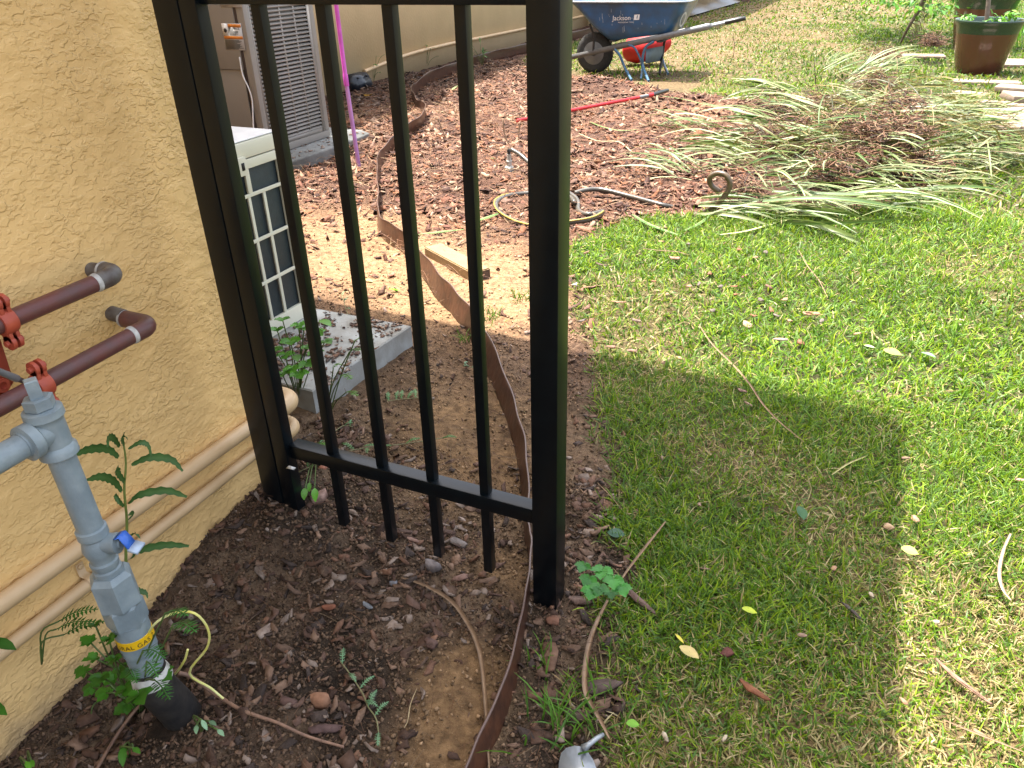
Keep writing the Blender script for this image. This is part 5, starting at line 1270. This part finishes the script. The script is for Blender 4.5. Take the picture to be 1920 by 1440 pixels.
    # dark old stems
    for (a, c_, z0, z1) in (((1700, 160), (1716, 112), .22, .34), ((1530, 160), (1524, 85), .05, .30), ((1380, 230), (1376, 205), .0, .10)):
        b = MB(); A = gz(*a, z0); b.tube(bez([A, gy(*c_, A[1])], 4), [.006, .004, .003, .002, .001][:len(bez([A, A], 4))], 6, col=(.12, .08, .05)); b.build('dead_stem', M_dry, root, smooth=True)
pile()

# striped leaves lying loose on the mulch and lawn
LC = (.36, .41, .18); LG = (.09, .18, .04)
def loose(pts, w, lab, col=LG, ed=LC, name='striped_leaf', cat='leaf', m=None, dz=.022, group=None):
    o = strapleaf([on(a, c, dz) for a, c in pts], w, col, ed, n=16).build(name, m or M_leaf); tag(o, lab, cat, group); return o
loose([(1185, 402), (1215, 420), (1245, 432), (1270, 440)], .022, 'cream-edged striped leaf on the bright grass just right of the hose')
loose([(1285, 432), (1310, 420), (1330, 405)], .018, 'green striped leaf leaning on the grass below the curled hose end')
loose([(895, 414), (915, 408), (935, 400)], .028, 'pale striped leaf tucked under the hose loop left of the end post')
loose([(1105, 228), (1130, 238), (1165, 245), (1200, 242)], .018, 'thin striped leaf arching over the mulch below the red tool handle')
loose([(1225, 178), (1280, 186), (1340, 200), (1370, 200)], .016, 'long narrow striped leaf starting at the black tip of the red tool')
loose([(1085, 250), (1120, 264), (1160, 266), (1185, 285)], .015, 'curved dry striped leaf on the mulch right of the end post', (.45, .36, .2), (.55, .48, .3))
loose([(785, 440), (820, 436), (870, 430)], .022, 'greenish strap leaf above the pine offcut between two pickets')
loose([(1350, 440), (1400, 433), (1470, 414), (1500, 412)], .014, 'pale long strap leaf lying on the lawn below the leaf heap', (.45, .46, .22), (.55, .52, .3))
loose([(848, 168), (858, 160)], .03, 'short pale leaf strip at the shadow edge of the far mulch', (.4, .42, .2))
# dry frond strips near the camera
DC = (.33, .22, .13); DE = (.24, .15, .09)
def dry(pts, w, lab, cat='dry leaf', name='dry_strip', col=DC, ed=DE, dz=.012):
    o = strapleaf([on(a, c, dz) for a, c in pts], w * .72, tuple(q * .75 for q in col), tuple(q * .7 for q in ed), n=30, curl=.5).build(name, M_dry); tag(o, lab, cat); return o
dry([(752, 1083), (800, 1100), (848, 1130), (880, 1175), (897, 1215), (905, 1260), (912, 1350), (918, 1445)], .013, 'long curved dry tan leaf strip running down to the bottom edge left of the edging')
dry([(1248, 978), (1215, 1020), (1180, 1065), (1160, 1095)], .0085, 'straight dry stalk crossing from the lawn to the lobed weed', dz=.03)
dry([(1140, 1125), (1118, 1170), (1103, 1215), (1096, 1275), (1102, 1310), (1125, 1350), (1143, 1385)], .014, 'long bent dry leaf strip from the lobed weed down to the silver trowel', col=(.40, .27, .17), dz=.02)
dry([(1310, 608), (1335, 645), (1375, 685), (1405, 720), (1428, 755), (1460, 790), (1507, 828)], .009, 'long thin dry stem crossing the shadow edge on the lawn', dz=.03)
dry([(1895, 1000), (1880, 1035), (1873, 1075), (1880, 1105), (1895, 1125)], .011, 'pale dry curl on the bright grass at the right edge', col=(.5, .4, .27), dz=.03)
dry([(1498, 470), (1515, 500), (1535, 525), (1552, 558)], .007, 'brown forked twig in the bright lawn right of the end post', col=(.3, .2, .12), dz=.03)
dry([(1205, 466), (1240, 470), (1268, 472), (1292, 478)], .008, 'thin straw strip on the grass near the loose striped leaf', col=(.6, .45, .28), dz=.03)
dry([(1560, 890), (1590, 870), (1625, 855)], .008, 'yellowish long blade lying near the right shadow edge', col=(.42, .42, .16), dz=.035)
dry([(1770, 1350), (1830, 1375), (1920, 1410)], .006, 'thin pale twig in the dry lawn at the lower right corner', dz=.03)
dry([(830, 822), (890, 842), (940, 855), (985, 862)], .004, 'thin straw stem on the shaded soil in front of the edging', col=(.4, .28, .16))
dry([(782, 1290), (770, 1320), (765, 1350), (758, 1365)], .0035, 'thin straw on the sandy patch near the bottom', col=(.5, .4, .22))
dry([(1120, 905), (1145, 930), (1170, 960)], .004, 'thin straw at the mulch edge right of the end post', col=(.4, .28, .16))

# individual bark pieces on grass and soil, measured one by one
def bark(px, py, L_, W_, ang, col, lab=None, dz=.022, group=None, tilt=.16, cat='bark chip', th=.13, name='bark_piece'):
    p = on(px, py, 0); me_n = rnd.randrange(10 ** 6); r_ = np.random.default_rng(me_n); m = 11
    a = np.linspace(0, 2 * PI, m, endpoint=False) + r_.uniform(-.12, .12, m); rr = r_.uniform(.66, 1.08, m); col = tuple(c * .72 for c in col); dz = dz * .8; x = np.sign(np.cos(a)) * np.abs(np.cos(a)) ** .8 * rr * L_ / 2; y = np.sin(a) * rr * W_ / 2
    zc = -.5 * (y / (W_ / 2 + 1e-6)) ** 2 * W_ * .22 + .08 * L_ * (x / (L_ / 2)) ** 2 * r_.uniform(-1, 1)
    t = W_ * th; V = [(a_, b_, c_ - t * .5) for a_, b_, c_ in zip(x, y, zc)] + [(a_ * .95, b_ * .9, c_ + t * .5 + r_.uniform(-.1, .1) * t) for a_, b_, c_ in zip(x, y, zc)]
    for q in (-.55, -.2, .15, .5): V.append((q * L_ * .7, r_.uniform(-.08, .08) * W_, t * r_.uniform(.55, 1.1)))
    c0 = 2 * m; F = [(i, (i + 1) % m, (i + 1) % m + m, i + m) for i in range(m)]
    for i in range(m):
        xm = (x[i] + x[(i + 1) % m]) / 2; k = min(range(4), key=lambda j: abs(V[c0 + j][0] - xm)); F.append((i + m, (i + 1) % m + m, c0 + k))
    F += [tuple(range(m))[::-1]]
    # stitch ridge points
    for j in range(3):
        for i in range(m):
            xa, xb = V[c0 + j][0], V[c0 + j + 1][0]; k1 = min(range(4), key=lambda q: abs(V[c0 + q][0] - (x[i] + x[(i + 1) % m]) / 2)); k2 = min(range(4), key=lambda q: abs(V[c0 + q][0] - (x[(i + 1) % m] + x[(i + 2) % m]) / 2))
            if {k1, k2} == {j, j + 1}: F.append((c0 + k1, (i + 1) % m + m, c0 + k2))
    Rm = Matrix.Rotation(math.radians(ang), 3, 'Z') @ Matrix.Rotation(rnd.uniform(-tilt, tilt), 3, 'X') @ Matrix.Rotation(rnd.uniform(-tilt, tilt), 3, 'Y')
    VV = [np.array(Rm @ Vector(v)) for v in V]; lum = [rnd.uniform(.8, 1.25) for _ in V]
    me = arrmesh(name, np.array(VV), F, M_chip, np.array([np.array(col) * l for l in lum])); o = link(name, me); g = float(gh(p[0], p[1])); o.location = (p[0], p[1], g + dz + t * .3)
    tag(o, lab, cat, group); return o
RB = (.30, .13, .07); GB = (.20, .16, .14); TB = (.42, .25, .15); DB = (.10, .055, .04)
bark(1410, 1308, .066, .020, -25, (.26, .10, .045), 'reddish split bark piece in the shaded lawn at lower centre right', dz=.03)
bark(1360, 1236, .034, .026, 70, (.13, .04, .03), 'dark maroon bark lump in the shaded lawn beside the yellow leaf', dz=.028)
bark(1592, 1158, .05, .011, -35, (.10, .08, .07), 'thin dark bark sliver with a white edge at the shadow line', dz=.032)
bark(1795, 1292, .125, .015, -42, (.36, .22, .15), 'long narrow bark strip in the sunny lower right lawn', dz=.032)
bark(1390, 743, .04, .018, 0, (.30, .18, .14), 'pinkish bark chip lying just inside the lawn shadow', dz=.03)
bark(1402, 768, .034, .012, -30, (.32, .22, .15), 'small slanting chip right below the pinkish chip in the lawn shadow', dz=.03)
bark(1610, 745, .028, .013, 0, (.16, .11, .09), 'small dark chip near the far corner of the lawn shadow', dz=.03)
bark(1145, 660, .034, .024, 30, (.36, .19, .13), 'rounded brown chip on the shadow edge nearest the end post', dz=.03)
bark(1184, 667, .044, .022, -5, (.32, .19, .14), 'oval brown chip on the shadow edge right of the rounded one', dz=.03)
bark(1244, 690, .04, .016, -80, (.28, .18, .13), 'narrow upright chip crossing the shadow edge', dz=.032)
bark(1275, 682, .03, .018, -20, (.45, .32, .16), 'tan chip on the bright side of the shadow edge', dz=.03)
bark(1400, 618, .05, .034, -30, (.55, .38, .25), 'pale flaky bark chip in the middle of the bright lawn', dz=.032)
bark(1462, 647, .055, .02, 15, (.36, .26, .22), 'grey-brown twisted chip right of the pale flaky chip', dz=.032)
bark(1520, 597, .07, .026, 20, (.48, .27, .16), 'long sunlit bark slab at the edge of the bare patch in the lawn', dz=.03)
bark(1162, 576, .07, .014, 8, (.40, .22, .14), 'thin curved bark strip on the grass near the end post', dz=.032)
bark(1192, 610, .045, .022, 5, (.24, .17, .13), 'dull grey-brown chip on the bright lawn below the thin strip', dz=.03)
bark(1236, 433, .09, .04, -20, (.30, .17, .12), 'large brown bark piece beside the loose striped leaf', dz=.025)
bark(1100, 430, .11, .06, 10, (.34, .16, .10), 'wide reddish bark slab at the mulch edge below the hose', dz=.012)
bark(1263, 492, .06, .04, 25, (.42, .24, .17), 'reddish chip standing out on the lawn below the straw strip', dz=.03)
bark(1128, 505, .055, .022, 0, (.16, .10, .08), 'dark flat chip in the lawn beyond the end post', dz=.03)
bark(1078, 545, .03, .026, 80, (.50, .46, .44), 'pale grey chip touching the edge of the end post from behind', dz=.03)
bark(1850, 350, .08, .025, 3, (.45, .32, .26), 'pinkish bark stick on the lawn right of the leaf heap', dz=.03)
bark(1605, 635, .03, .02, 30, (.5, .3, .17), 'small orange chip alone on the right of the bright lawn', dz=.03)
bark(1663, 1000, .026, .022, -30, (.50, .34, .20), 'tan curled chip just past the right shadow edge', dz=.03)
bark(1712, 985, .026, .02, -60, (.42, .24, .16), 'reddish curled chip right of the tan one past the shadow edge', dz=.03)
bark(1909, 912, .03, .014, 0, (.42, .25, .19), 'pinkish chip at the right picture edge', dz=.03)
bark(1695, 870, .026, .012, 20, (.34, .22, .15), 'brown sliver just right of the shadow corner', dz=.03)
bark(1200, 1140, .085, .018, -30, (.16, .10, .08), 'long weathered bark strip on grass beside the lobed weed', dz=.03)
bark(1090, 1128, .07, .026, 5, (.17, .11, .085), 'dark bark plate at the foot of the end post', dz=.014)
bark(1038, 1165, .035, .030, 40, (.27, .13, .08), 'reddish lump of bark just below the end post', dz=.01)
bark(1030, 1230, .095, .036, -65, (.23, .13, .08), 'big splintered bark slab right of the edging strip', dz=.012)
bark(1125, 1290, .085, .038, 35, (.13, .09, .075), 'dark layered bark piece beside the bent dry strip', dz=.016)
bark(1095, 1345, .03, .020, 30, (.22, .14, .11), 'small bark cube above the silver trowel', dz=.012)
bark(1075, 1345, .05, .03, -20, (.10, .065, .05), 'dark bark chunk in the shade near the bottom edge', dz=.01)
bark(1160, 1010, .0, .0, 0, RB, None) if 0 else None
bark(600, 942, .045, .032, 75, (.42, .27, .22), 'pinkish-grey bark chunk under the bottom rail near the wall post', dz=.014, th=.5)
bark(775, 1015, .042, .015, -8, (.36, .22, .17), 'pinkish flat chip in front of the second picket foot', dz=.012)
bark(812, 1070, .042, .030, -5, (.30, .26, .25), 'silvery-grey chunk at the foot of the third picket', dz=.012, th=.5)
bark(860, 1020, .05, .028, -10, (.26, .22, .20), 'flaky grey chip between the third and fourth picket feet', dz=.012)
bark(862, 1085, .042, .020, 35, (.30, .18, .14), 'pointed brown chip lying below the fourth picket', dz=.012)
bark(645, 1045, .03, .022, 20, (.20, .10, .06), 'small orange-brown chip lying below the first picket', dz=.01)
bark(618, 1140, .034, .016, 25, (.26, .10, .055), 'small bright rust chip in the middle of the dark soil', dz=.01)
bark(690, 1138, .030, .013, -12, (.26, .28, .30), 'blue-grey pebble-like chip on the dark soil', dz=.01)
bark(738, 1090, .024, .018, 10, (.24, .25, .28), 'blue-grey flat stone at the tip of the dry leaf strip', dz=.01)
bark(672, 1092, .055, .036, 10, (.11, .065, .045), 'large dark brown bark plate near the dry strip tip', dz=.008)
bark(600, 1315, .042, .032, 15, (.42, .22, .13), 'bright orange-brown bark lump left of the uprooted seedling', dz=.012, th=.4)
bark(545, 1327, .045, .020, 5, (.14, .08, .065), 'purplish-brown chip beside the orange lump', dz=.01)
bark(610, 1365, .075, .022, 35, (.15, .09, .08), 'long dark bark stick above the root end', dz=.014)
bark(810, 1210, .038, .026, -10, (.17, .10, .08), 'dark chip with a white underside above the sandy patch', dz=.012)
bark(700, 692, .0, .0, 0, RB, None) if 0 else None
bark(640, 595, .03, .014, 30, (.11, .065, .05), 'dark bark sliver at the back edge of the slab', dz=.006)
bark(630, 620, .05, .02, 0, (.10, .06, .045), 'dark oval bark piece lying on the slab top', dz=.05)
bark(757, 612, .028, .012, 60, (.13, .08, .06), 'little bark chip on the far corner of the slab', dz=.052)
bark(735, 518, .045, .032, 60, (.46, .22, .14), 'salmon-coloured bark flake on the sunlit sand', dz=.012)
bark(700, 519, .06, .014, 5, (.10, .06, .045), 'dark bark stick on the sunlit sand next to the salmon flake', dz=.01)
bark(587, 453, .055, .02, 10, (.16, .075, .055), 'dark reddish bark stick on the sand near the mini-split', dz=.012)
bark(720, 475, .04, .012, 0, (.09, .055, .045), 'small dark stick on the sand beside the edging', dz=.01)
bark(690, 180, .10, .05, 8, (.55, .30, .03), 'orange-yellow fallen leaf piece by the black box', dz=.02, cat='leaf', th=.05, name='fallen_leaf')
# remaining look-alike chips over the bright lawn
grp = 'small brown bark chips scattered on the bright lawn'
spots = [(1100, 480), (1160, 545), (1225, 535), (1290, 545), (1335, 590), (1375, 545), (1395, 525), (1440, 545), (1425, 570), (1455, 600), (1480, 610), (1415, 490), (1385, 475), (1350, 545), (1250, 560), (1100, 585), (1090, 610), (1410, 600), (1435, 480), (1290, 465), (1470, 570), (1500, 650), (1540, 610), (1330, 520), (1380, 560), (1445, 590), (1310, 540), (1240, 460)]
MARKS = [(1400, 618, 'pale flaky bark chip'), (1462, 647, 'twisted grey-brown chip'), (1520, 597, 'long sunlit bark slab'), (1162, 576, 'thin curved bark strip'), (1192, 610, 'dull grey-brown chip'), (1263, 492, 'reddish chip by the straw'), (1128, 505, 'dark flat chip'), (1525, 515, 'forked twig'), (1335, 640, 'tip of the long dry stem')]
CN = [(RB, 'reddish-brown'), (GB, 'grey-brown'), (TB, 'tan'), ((.22, .12, .08), 'dark brown')]
def beside(a, c):
    m = min(MARKS, key=lambda q: (q[0] - a) ** 2 + (2 * (q[1] - c)) ** 2); dx, dy = a - m[0], 1.6 * (c - m[1]); side = []
    d = math.hypot(dx, dy); near = 'close ' if d < 45 else ('' if d < 85 else 'well ')
    if abs(dy) > .45 * abs(dx): side.append('beyond' if dy < 0 else 'in front of')
    if abs(dx) > .45 * abs(dy): side.append('left of' if dx < 0 else 'right of')
    return near + (' and '.join(side)) + ' the ' + m[2]
for i, (a, c) in enumerate(spots):
    L_ = rnd.uniform(.026, .05); col_, cn = rnd.choice(CN)
    bark(a, c, L_, rnd.uniform(.016, .026), rnd.uniform(0, 180), col_, ('small ' if L_ < .038 else 'larger ') + cn + ' chip ' + beside(a, c), dz=.028, group=grp)
grp2 = 'small pale leaf bits and chips in the near lawn'
for i, (a, c, w) in enumerate([(1500, 1205, 'right of the yellow-green curled leaf'), (1245, 1395, 'right of the bent dry strip end'), (1355, 1400, 'below the reddish split bark piece'), (1750, 1180, 'above the long narrow bark strip in the sun'), (1830, 1390, 'on the thin pale twig in the corner'), (1690, 1330, 'left of the long narrow bark strip'), (1310, 960, 'left of the dark green fallen leaf'), (1240, 870, 'far left in the shaded lawn by the mulch'), (1180, 800, 'at the mulch edge in the shaded lawn'), (1320, 1080, 'above the yellow leaves in the shade'), (1560, 1080, 'above the dark white-edged bark sliver'), (1630, 1130, 'right of the dark white-edged bark sliver')]):
    bark(a, c, rnd.uniform(.012, .024), rnd.uniform(.006, .012), rnd.uniform(0, 180), rnd.choice([TB, (.3, .2, .14), (.5, .42, .3)]), 'tiny dry fragment in the grass ' + w, dz=.032, group=grp2)

def leaf_thing(px, py, L_, W_, ang, col, lab, dz=.035, droop=.12, n=5):
    V, F, C = leafmesh(L_, W_, col=col, droop=droop, n=n); o = link('fallen_leaf', arrmesh('fallen_leaf', np.array(V) - [L_ / 2, 0, 0], F, M_leaf, np.array(C), True)); p = on(px, py)
    o.location = (p[0], p[1], float(gh(p[0], p[1])) + dz); o.rotation_euler = (rnd.uniform(-.2, .2), rnd.uniform(-.1, .1), math.radians(ang)); tag(o, lab, 'leaf'); return o
leaf_thing(1500, 980, .044, .026, -70, (.035, .10, .03), 'dark green fallen leaf in the shaded lawn')
leaf_thing(1155, 1010, .04, .032, 10, (.025, .085, .04), 'dark blue-green leaf on the mulch edge right of the end post', dz=.02)
leaf_thing(1290, 1243, .040, .026, -15, (.55, .42, .16), 'yellow and tan lobed leaf in the shaded lawn')
leaf_thing(1272, 1218, .024, .008, -35, (.6, .5, .05), 'bright yellow narrow leaf above the tan lobed leaf')
leaf_thing(1402, 1165, .03, .018, 10, (.42, .48, .03), 'yellow-green curled leaf in the middle of the shaded lawn')
leaf_thing(1670, 675, .055, .042, -10, (.42, .50, .10), 'pale lime leaf lying flat on the bright lawn')
leaf_thing(1737, 680, .045, .035, -20, (.20, .34, .20), 'greyish green leaf right of the pale lime leaf')
leaf_thing(1628, 665, .035, .02, 10, (.45, .48, .30), 'small pale leaf left of the pale lime leaf')
leaf_thing(1700, 1052, .035, .026, -10, (.45, .55, .12), 'pale yellow-green leaf just right of the lawn shadow')
leaf_thing(740, 546, .045, .016, 25, (.16, .42, .02), 'bright green leaf on the sunlit sand between pickets', dz=.012)
leaf_thing(692, 527, .04, .02, -5, (.42, .45, .16), 'pale yellow-green leaf on the sand beside the dark stick', dz=.01)
leaf_thing(925, 300, .05, .025, 40, (.08, .30, .06), 'green leaf on the mulch left of the sprinkler riser', dz=.02)
leaf_thing(1310, 305, .05, .035, 10, (.30, .42, .36), 'shiny grey-green leaf on the mulch above the hose', dz=.03)
leaf_thing(1245, 690, .018, .012, 70, (.4, .5, .1), 'tiny lime leaf at the shadow edge by the narrow chip')
leaf_thing(1205, 1385, .0, .0, 0, LG, None) if 0 else None
leaf_thing(1185, 1375, .022, .018, 20, (.16, .36, .02), 'tiny bright green sprig at the bottom lawn edge', dz=.03)

# ------------------------------------------------------------------ trowel-like silver fitting at the bottom
def trowel():
    t = empty('metal_scoop', tuple(on(1080, 1420)), 'small worn silver metal scoop end on the mulch at the bottom edge', 'hand tool')
    z = .024
    out = [(1062, 1402), (1078, 1398), (1092, 1400), (1098, 1392), (1104, 1394), (1100, 1406), (1112, 1424), (1118, 1440), (1120, 1475), (1080, 1490), (1045, 1480), (1048, 1430), (1052, 1412)]
    P = [gz(a, c, z + .006 * math.sin(i)) for i, (a, c) in enumerate(out)]; c0 = sum(P) / len(P) - np.array([0, 0, .014]); n = len(P)
    V = [c0] + P + [p - [0, 0, .003] for p in P] + [c0 - [0, 0, .003]]
    F = [(0, i + 1, (i + 1) % n + 1) for i in range(n)] + [(2 * n + 1, n + 1 + (i + 1) % n, n + 1 + i) for i in range(n)] + [(i + 1, n + 1 + i, n + 1 + (i + 1) % n, (i + 1) % n + 1) for i in range(n)]
    MB().add(V, F).build('blade', M_silver, t, smooth=True)
    b = MB(); b.tube(bez([gz(1096, 1402, .026), gz(1108, 1394, .030), gz(1120, 1384, .030), gz(1131, 1377, .026)], 10), [.0062] * 4 + [.0058] * 10, 10) if 0 else b.tube([gz(1094, 1404, .024), gz(1104, 1396, .030), gz(1118, 1385, .031), gz(1131, 1377, .028)], [.0075, .0045, .0042, .0034], 12)
    b.build('tang', M_silver, t, smooth=True)
trowel()

# ------------------------------------------------------------------ pavers on the right
def slab(px, py, z, w, d, th, ang, tilt, lab, name='paver_slab'):
    p = gz(px, py, z); b = MB(); b.box((-w / 2, -d / 2, 0), (w / 2, d / 2, th), .008)
    V = []
    for x, y, q in b.v: V.append((x + .006 * math.sin(y * 40 + q * 60), y + .006 * math.sin(x * 35), q))
    b.v = V; o = b.build(name, M_paver); o.location = p; o.rotation_euler = (math.radians(tilt[0]), math.radians(tilt[1]), math.radians(ang)); tag(o, lab, 'paver')
slab(1890, 232, .03, .36, .62, .05, -8, (3, -5), 'large broken cream paver leaning at the right edge of the heap')
slab(1925, 190, .09, .30, .22, .05, 20, (2, 4), 'cream paver piece stacked above the large broken one')
slab(1905, 172, .02, .30, .20, .045, -15, (0, 0), 'small cream paver block lying behind the stack')
slab(1880, 200, .015, .34, .18, .03, 12, (0, 3), 'thin grey-brown paver slab partly under the large broken one')
slab(1850, 158, .004, .55, .16, .03, 0, (0, 0), 'long pinkish paver flat on the grass in front of the nearest planter')
slab(1905, 121, .004, .55, .50, .03, 3, (0, 0), 'pale square paver right behind the nearest planter')
slab(1730, 108, .004, .45, .22, .03, 5, (0, 0), 'reddish flat paver on the grass left of the nearest planter')
slab(1820, 178, .004, .28, .16, .02, -20, (0, 0), 'small flat paver half under the striped leaves')

# ------------------------------------------------------------------ plants in and beside the pots
def potted(c, H, trunk, leaves, lab, n=160, crown=None):
    t = empty('potted_plant', tuple(c + [0, 0, H]), lab, 'plant')
    b = MB(); b.tube(bez(trunk, 16), [.022] * 6 + [.018] * 40 if 0 else .02, 8); b.build('trunk', M_bark, t, smooth=True)
    m = MB()
    for _ in range(n):
        cc, r = rnd.choice(crown); p = np.array(cc) + np.array([rnd.gauss(0, 1), rnd.gauss(0, 1), rnd.gauss(0, .6)]) * r
        V, F, C = leafmesh(rnd.uniform(.04, .08), rnd.uniform(.02, .035), col=tuple(np.array(rnd.choice(leaves)) * rnd.uniform(.7, 1.3)), n=2, droop=.3)
        R_ = Matrix.Rotation(rnd.uniform(0, 6.28), 3, 'Z') @ Matrix.Rotation(rnd.uniform(-.8, .8), 3, 'Y') @ Matrix.Rotation(rnd.uniform(-.6, .6), 3, 'X')
        m.addc([np.array(R_ @ Vector(v)) + p for v in V], F, C)
    o = m.build('foliage', M_leaf, t)
LV = [(.10, .28, .02), (.16, .34, .03), (.07, .20, .03)]
potted(c1, .45, [c1 + [-.02, 0, .42], c1 + [-.05, 0, .62], c1 + [-.10, .02, .95]], LV, 'leafy plant with a bare grey stem in the nearest glazed planter', 170,
       [(c1 + [-.20, 0, .50], .03), (c1 + [.08, -.05, .50], .03), (c1 + [.16, 0, .53], .03), (c1 + [.0, .05, .47], .06), (c1 + [-.1, 0, 1.05], .16)])
potted(c2, .55, [c2 + [-.02, 0, .5], c2 + [0, .05, 1.2]], LV, 'green shrub growing in the planter behind', 200, [(c2 + [0, 0, .66], .12), (c2 + [.2, .1, .8], .14), (c2 + [-.2, .1, .9], .15)])
b0 = gz(1690, 80)
t_ = empty('leaning_tree', tuple(b0), 'slanting dry grey stem with hanging fibres and a leafy top left of the planters', 'tree')
bb = MB(); tr_ = bez([gz(1688, 82), gy(1705, 48, 11.8), gy(1722, 20, 11.8), gy(1740, -20, 11.7), gy(1760, -90, 11.6)], 20); bb.tube(tr_, [.012 + .018 * min(1, i / 12) for i in range(len(tr_))], 8); bb.build('trunk', M_bark, t_, smooth=True)
fb = MB()
for i in range(40):
    p = tr_[rnd.randrange(2, 12)] + np.array([rnd.uniform(0, .05), 0, 0]); fb.tube([p, p + [.05, .02, -.03], p + [.07 + rnd.uniform(0, .03), .02, -.12]], [.004, .003, .002], 4, col=(.42, .33, .24))
fb.build('hanging_fibre', M_dry, t_)
m_ = MB()
for _ in range(420):
    a, c_ = rnd.choice([(1700, 2), (1745, 8), (1770, 12), (1720, 10), (1650, -8), (1790, 20), (1680, -2), (1760, -30), (1700, -60), (1620, -50), (1820, -30), (1700, -130), (1780, -120)])
    p = gy(a + rnd.gauss(0, 22), c_ + rnd.gauss(0, 9), 11.6 + rnd.gauss(0, .4)); V, F, C = leafmesh(rnd.uniform(.06, .11), rnd.uniform(.035, .055), col=tuple(np.array(rnd.choice(LV)) * rnd.uniform(.7, 1.3)), n=2, droop=.3)
    R_ = Matrix.Rotation(rnd.uniform(0, 6.28), 3, 'Z') @ Matrix.Rotation(rnd.uniform(-.8, .8), 3, 'Y'); m_.addc([np.array(R_ @ Vector(v)) + p for v in V], F, C)
for _ in range(1500):
    p = np.array([-.15 + rnd.gauss(0, .42), 12.9 + rnd.gauss(0, .55), 1.75 + rnd.gauss(0, .28)]); V, F, C = leafmesh(rnd.uniform(.07, .13), rnd.uniform(.04, .07), col=tuple(np.array(rnd.choice(LV)) * rnd.uniform(.7, 1.3)), n=2, droop=.3)
    R_ = Matrix.Rotation(rnd.uniform(0, 6.28), 3, 'Z') @ Matrix.Rotation(rnd.uniform(-.8, .8), 3, 'Y'); m_.addc([np.array(R_ @ Vector(v)) + p for v in V], F, C)
m_.build('crown', M_leaf, t_)
bb = MB(); e_ = tr_[-1]
for q in ((-.15, 12.9, 1.7), (-.5, 13.1, 1.9), (.2, 12.6, 1.6)): bb.tube(bez([e_, (e_ + np.array(q)) / 2 + [0, 0, .15], np.array(q)], 8), .012, 6)
bb.build('limb', M_bark, t_, smooth=True)
# tall grass clump at the right edge behind the pots
k = 900; x = rng.normal(2.3, .45, k); y = rng.normal(12.6, .8, k); L_ = rng.uniform(.25, .6, k)
o = scatter('tall_grass_clump', blade_temps(8, .2, 1.0), np.stack([x, y, np.zeros(k)], -1), rots(rng.uniform(0, 6.28, k), rng.normal(0, .2, k), rng.normal(0, .2, k)), np.stack([L_, np.full(k, .012), L_], -1), np.array(LV)[rng.integers(0, 3, k)], M_grass, kind='thing')
tag(o, 'tall green grass clump at the right edge behind the planters', 'grass clump')
# weeds along the far wall
for (px, py, lab) in ((762, 122, 'sparse leggy weed growing up the far wall behind the black box'), (800, 128, 'low green weed by the far wall edging'), (700, 152, 'small green weed right beside the black box'), (905, 122, 'grass-like weed in the shade below the far edging')):
    p = on(px, py); k = 46
    leafy_weed('weed_plant', p, [(p + np.array([rnd.gauss(0, .10), rnd.gauss(0, .06), rnd.uniform(.04, .26)]), rnd.uniform(.05, .09), tuple(np.array((.05, .15, .03)) * rnd.uniform(.7, 1.5)), rnd.choice(['oval', 'pinnate'])) for _ in range(12)], lab)
# bare brown twigs poking out of the mulch
for (pts, lab) in (([(838, 262), (828, 240), (820, 218)], 'bare brown twig sticking up from the mulch between two pickets'), ([(956, 275), (946, 250), (943, 222)], 'thin dark shoots rising beside the sprinkler riser'), ([(972, 268), (973, 245), (975, 228)], 'thin dark shoot just left of the end post'),
                   ([(1375, 108), (1377, 85), (1374, 62)], 'dry grey sprig standing in the far lawn'), ([(1220, 240), (1219, 225), (1221, 212)], 'short stub of a stem in the sunlit mulch')):
    g = on(*pts[0]); C = [g] + [gy(a, c_, g[1]) for a, c_ in pts[1:]]
    b = MB(); b.tube(bez(C, 8), .0045, 6); o = b.build('twig', M_twig, None, smooth=True); tag(o, lab, 'twig')
# bits on the bottom rail
for (px, py, c_, lab) in ((605, 877, (.32, .14, .09), 'small reddish bark flake resting on the bottom rail'), (545, 878, (.6, .6, .58), 'white speck of paint caught on the bottom rail end')):
    p = gz(px, py, .2335); b = MB(); b.add([p + [-.010, -.004, 0], p + [.010, -.003, 0], p + [.012, .004, .002], p + [-.008, .005, .002], p + [0, 0, .004]], [(0, 1, 4), (1, 2, 4), (2, 3, 4), (3, 0, 4), (3, 2, 1, 0)], c_)
    o = b.build('rail_debris', M_chip); tag(o, lab, 'debris')
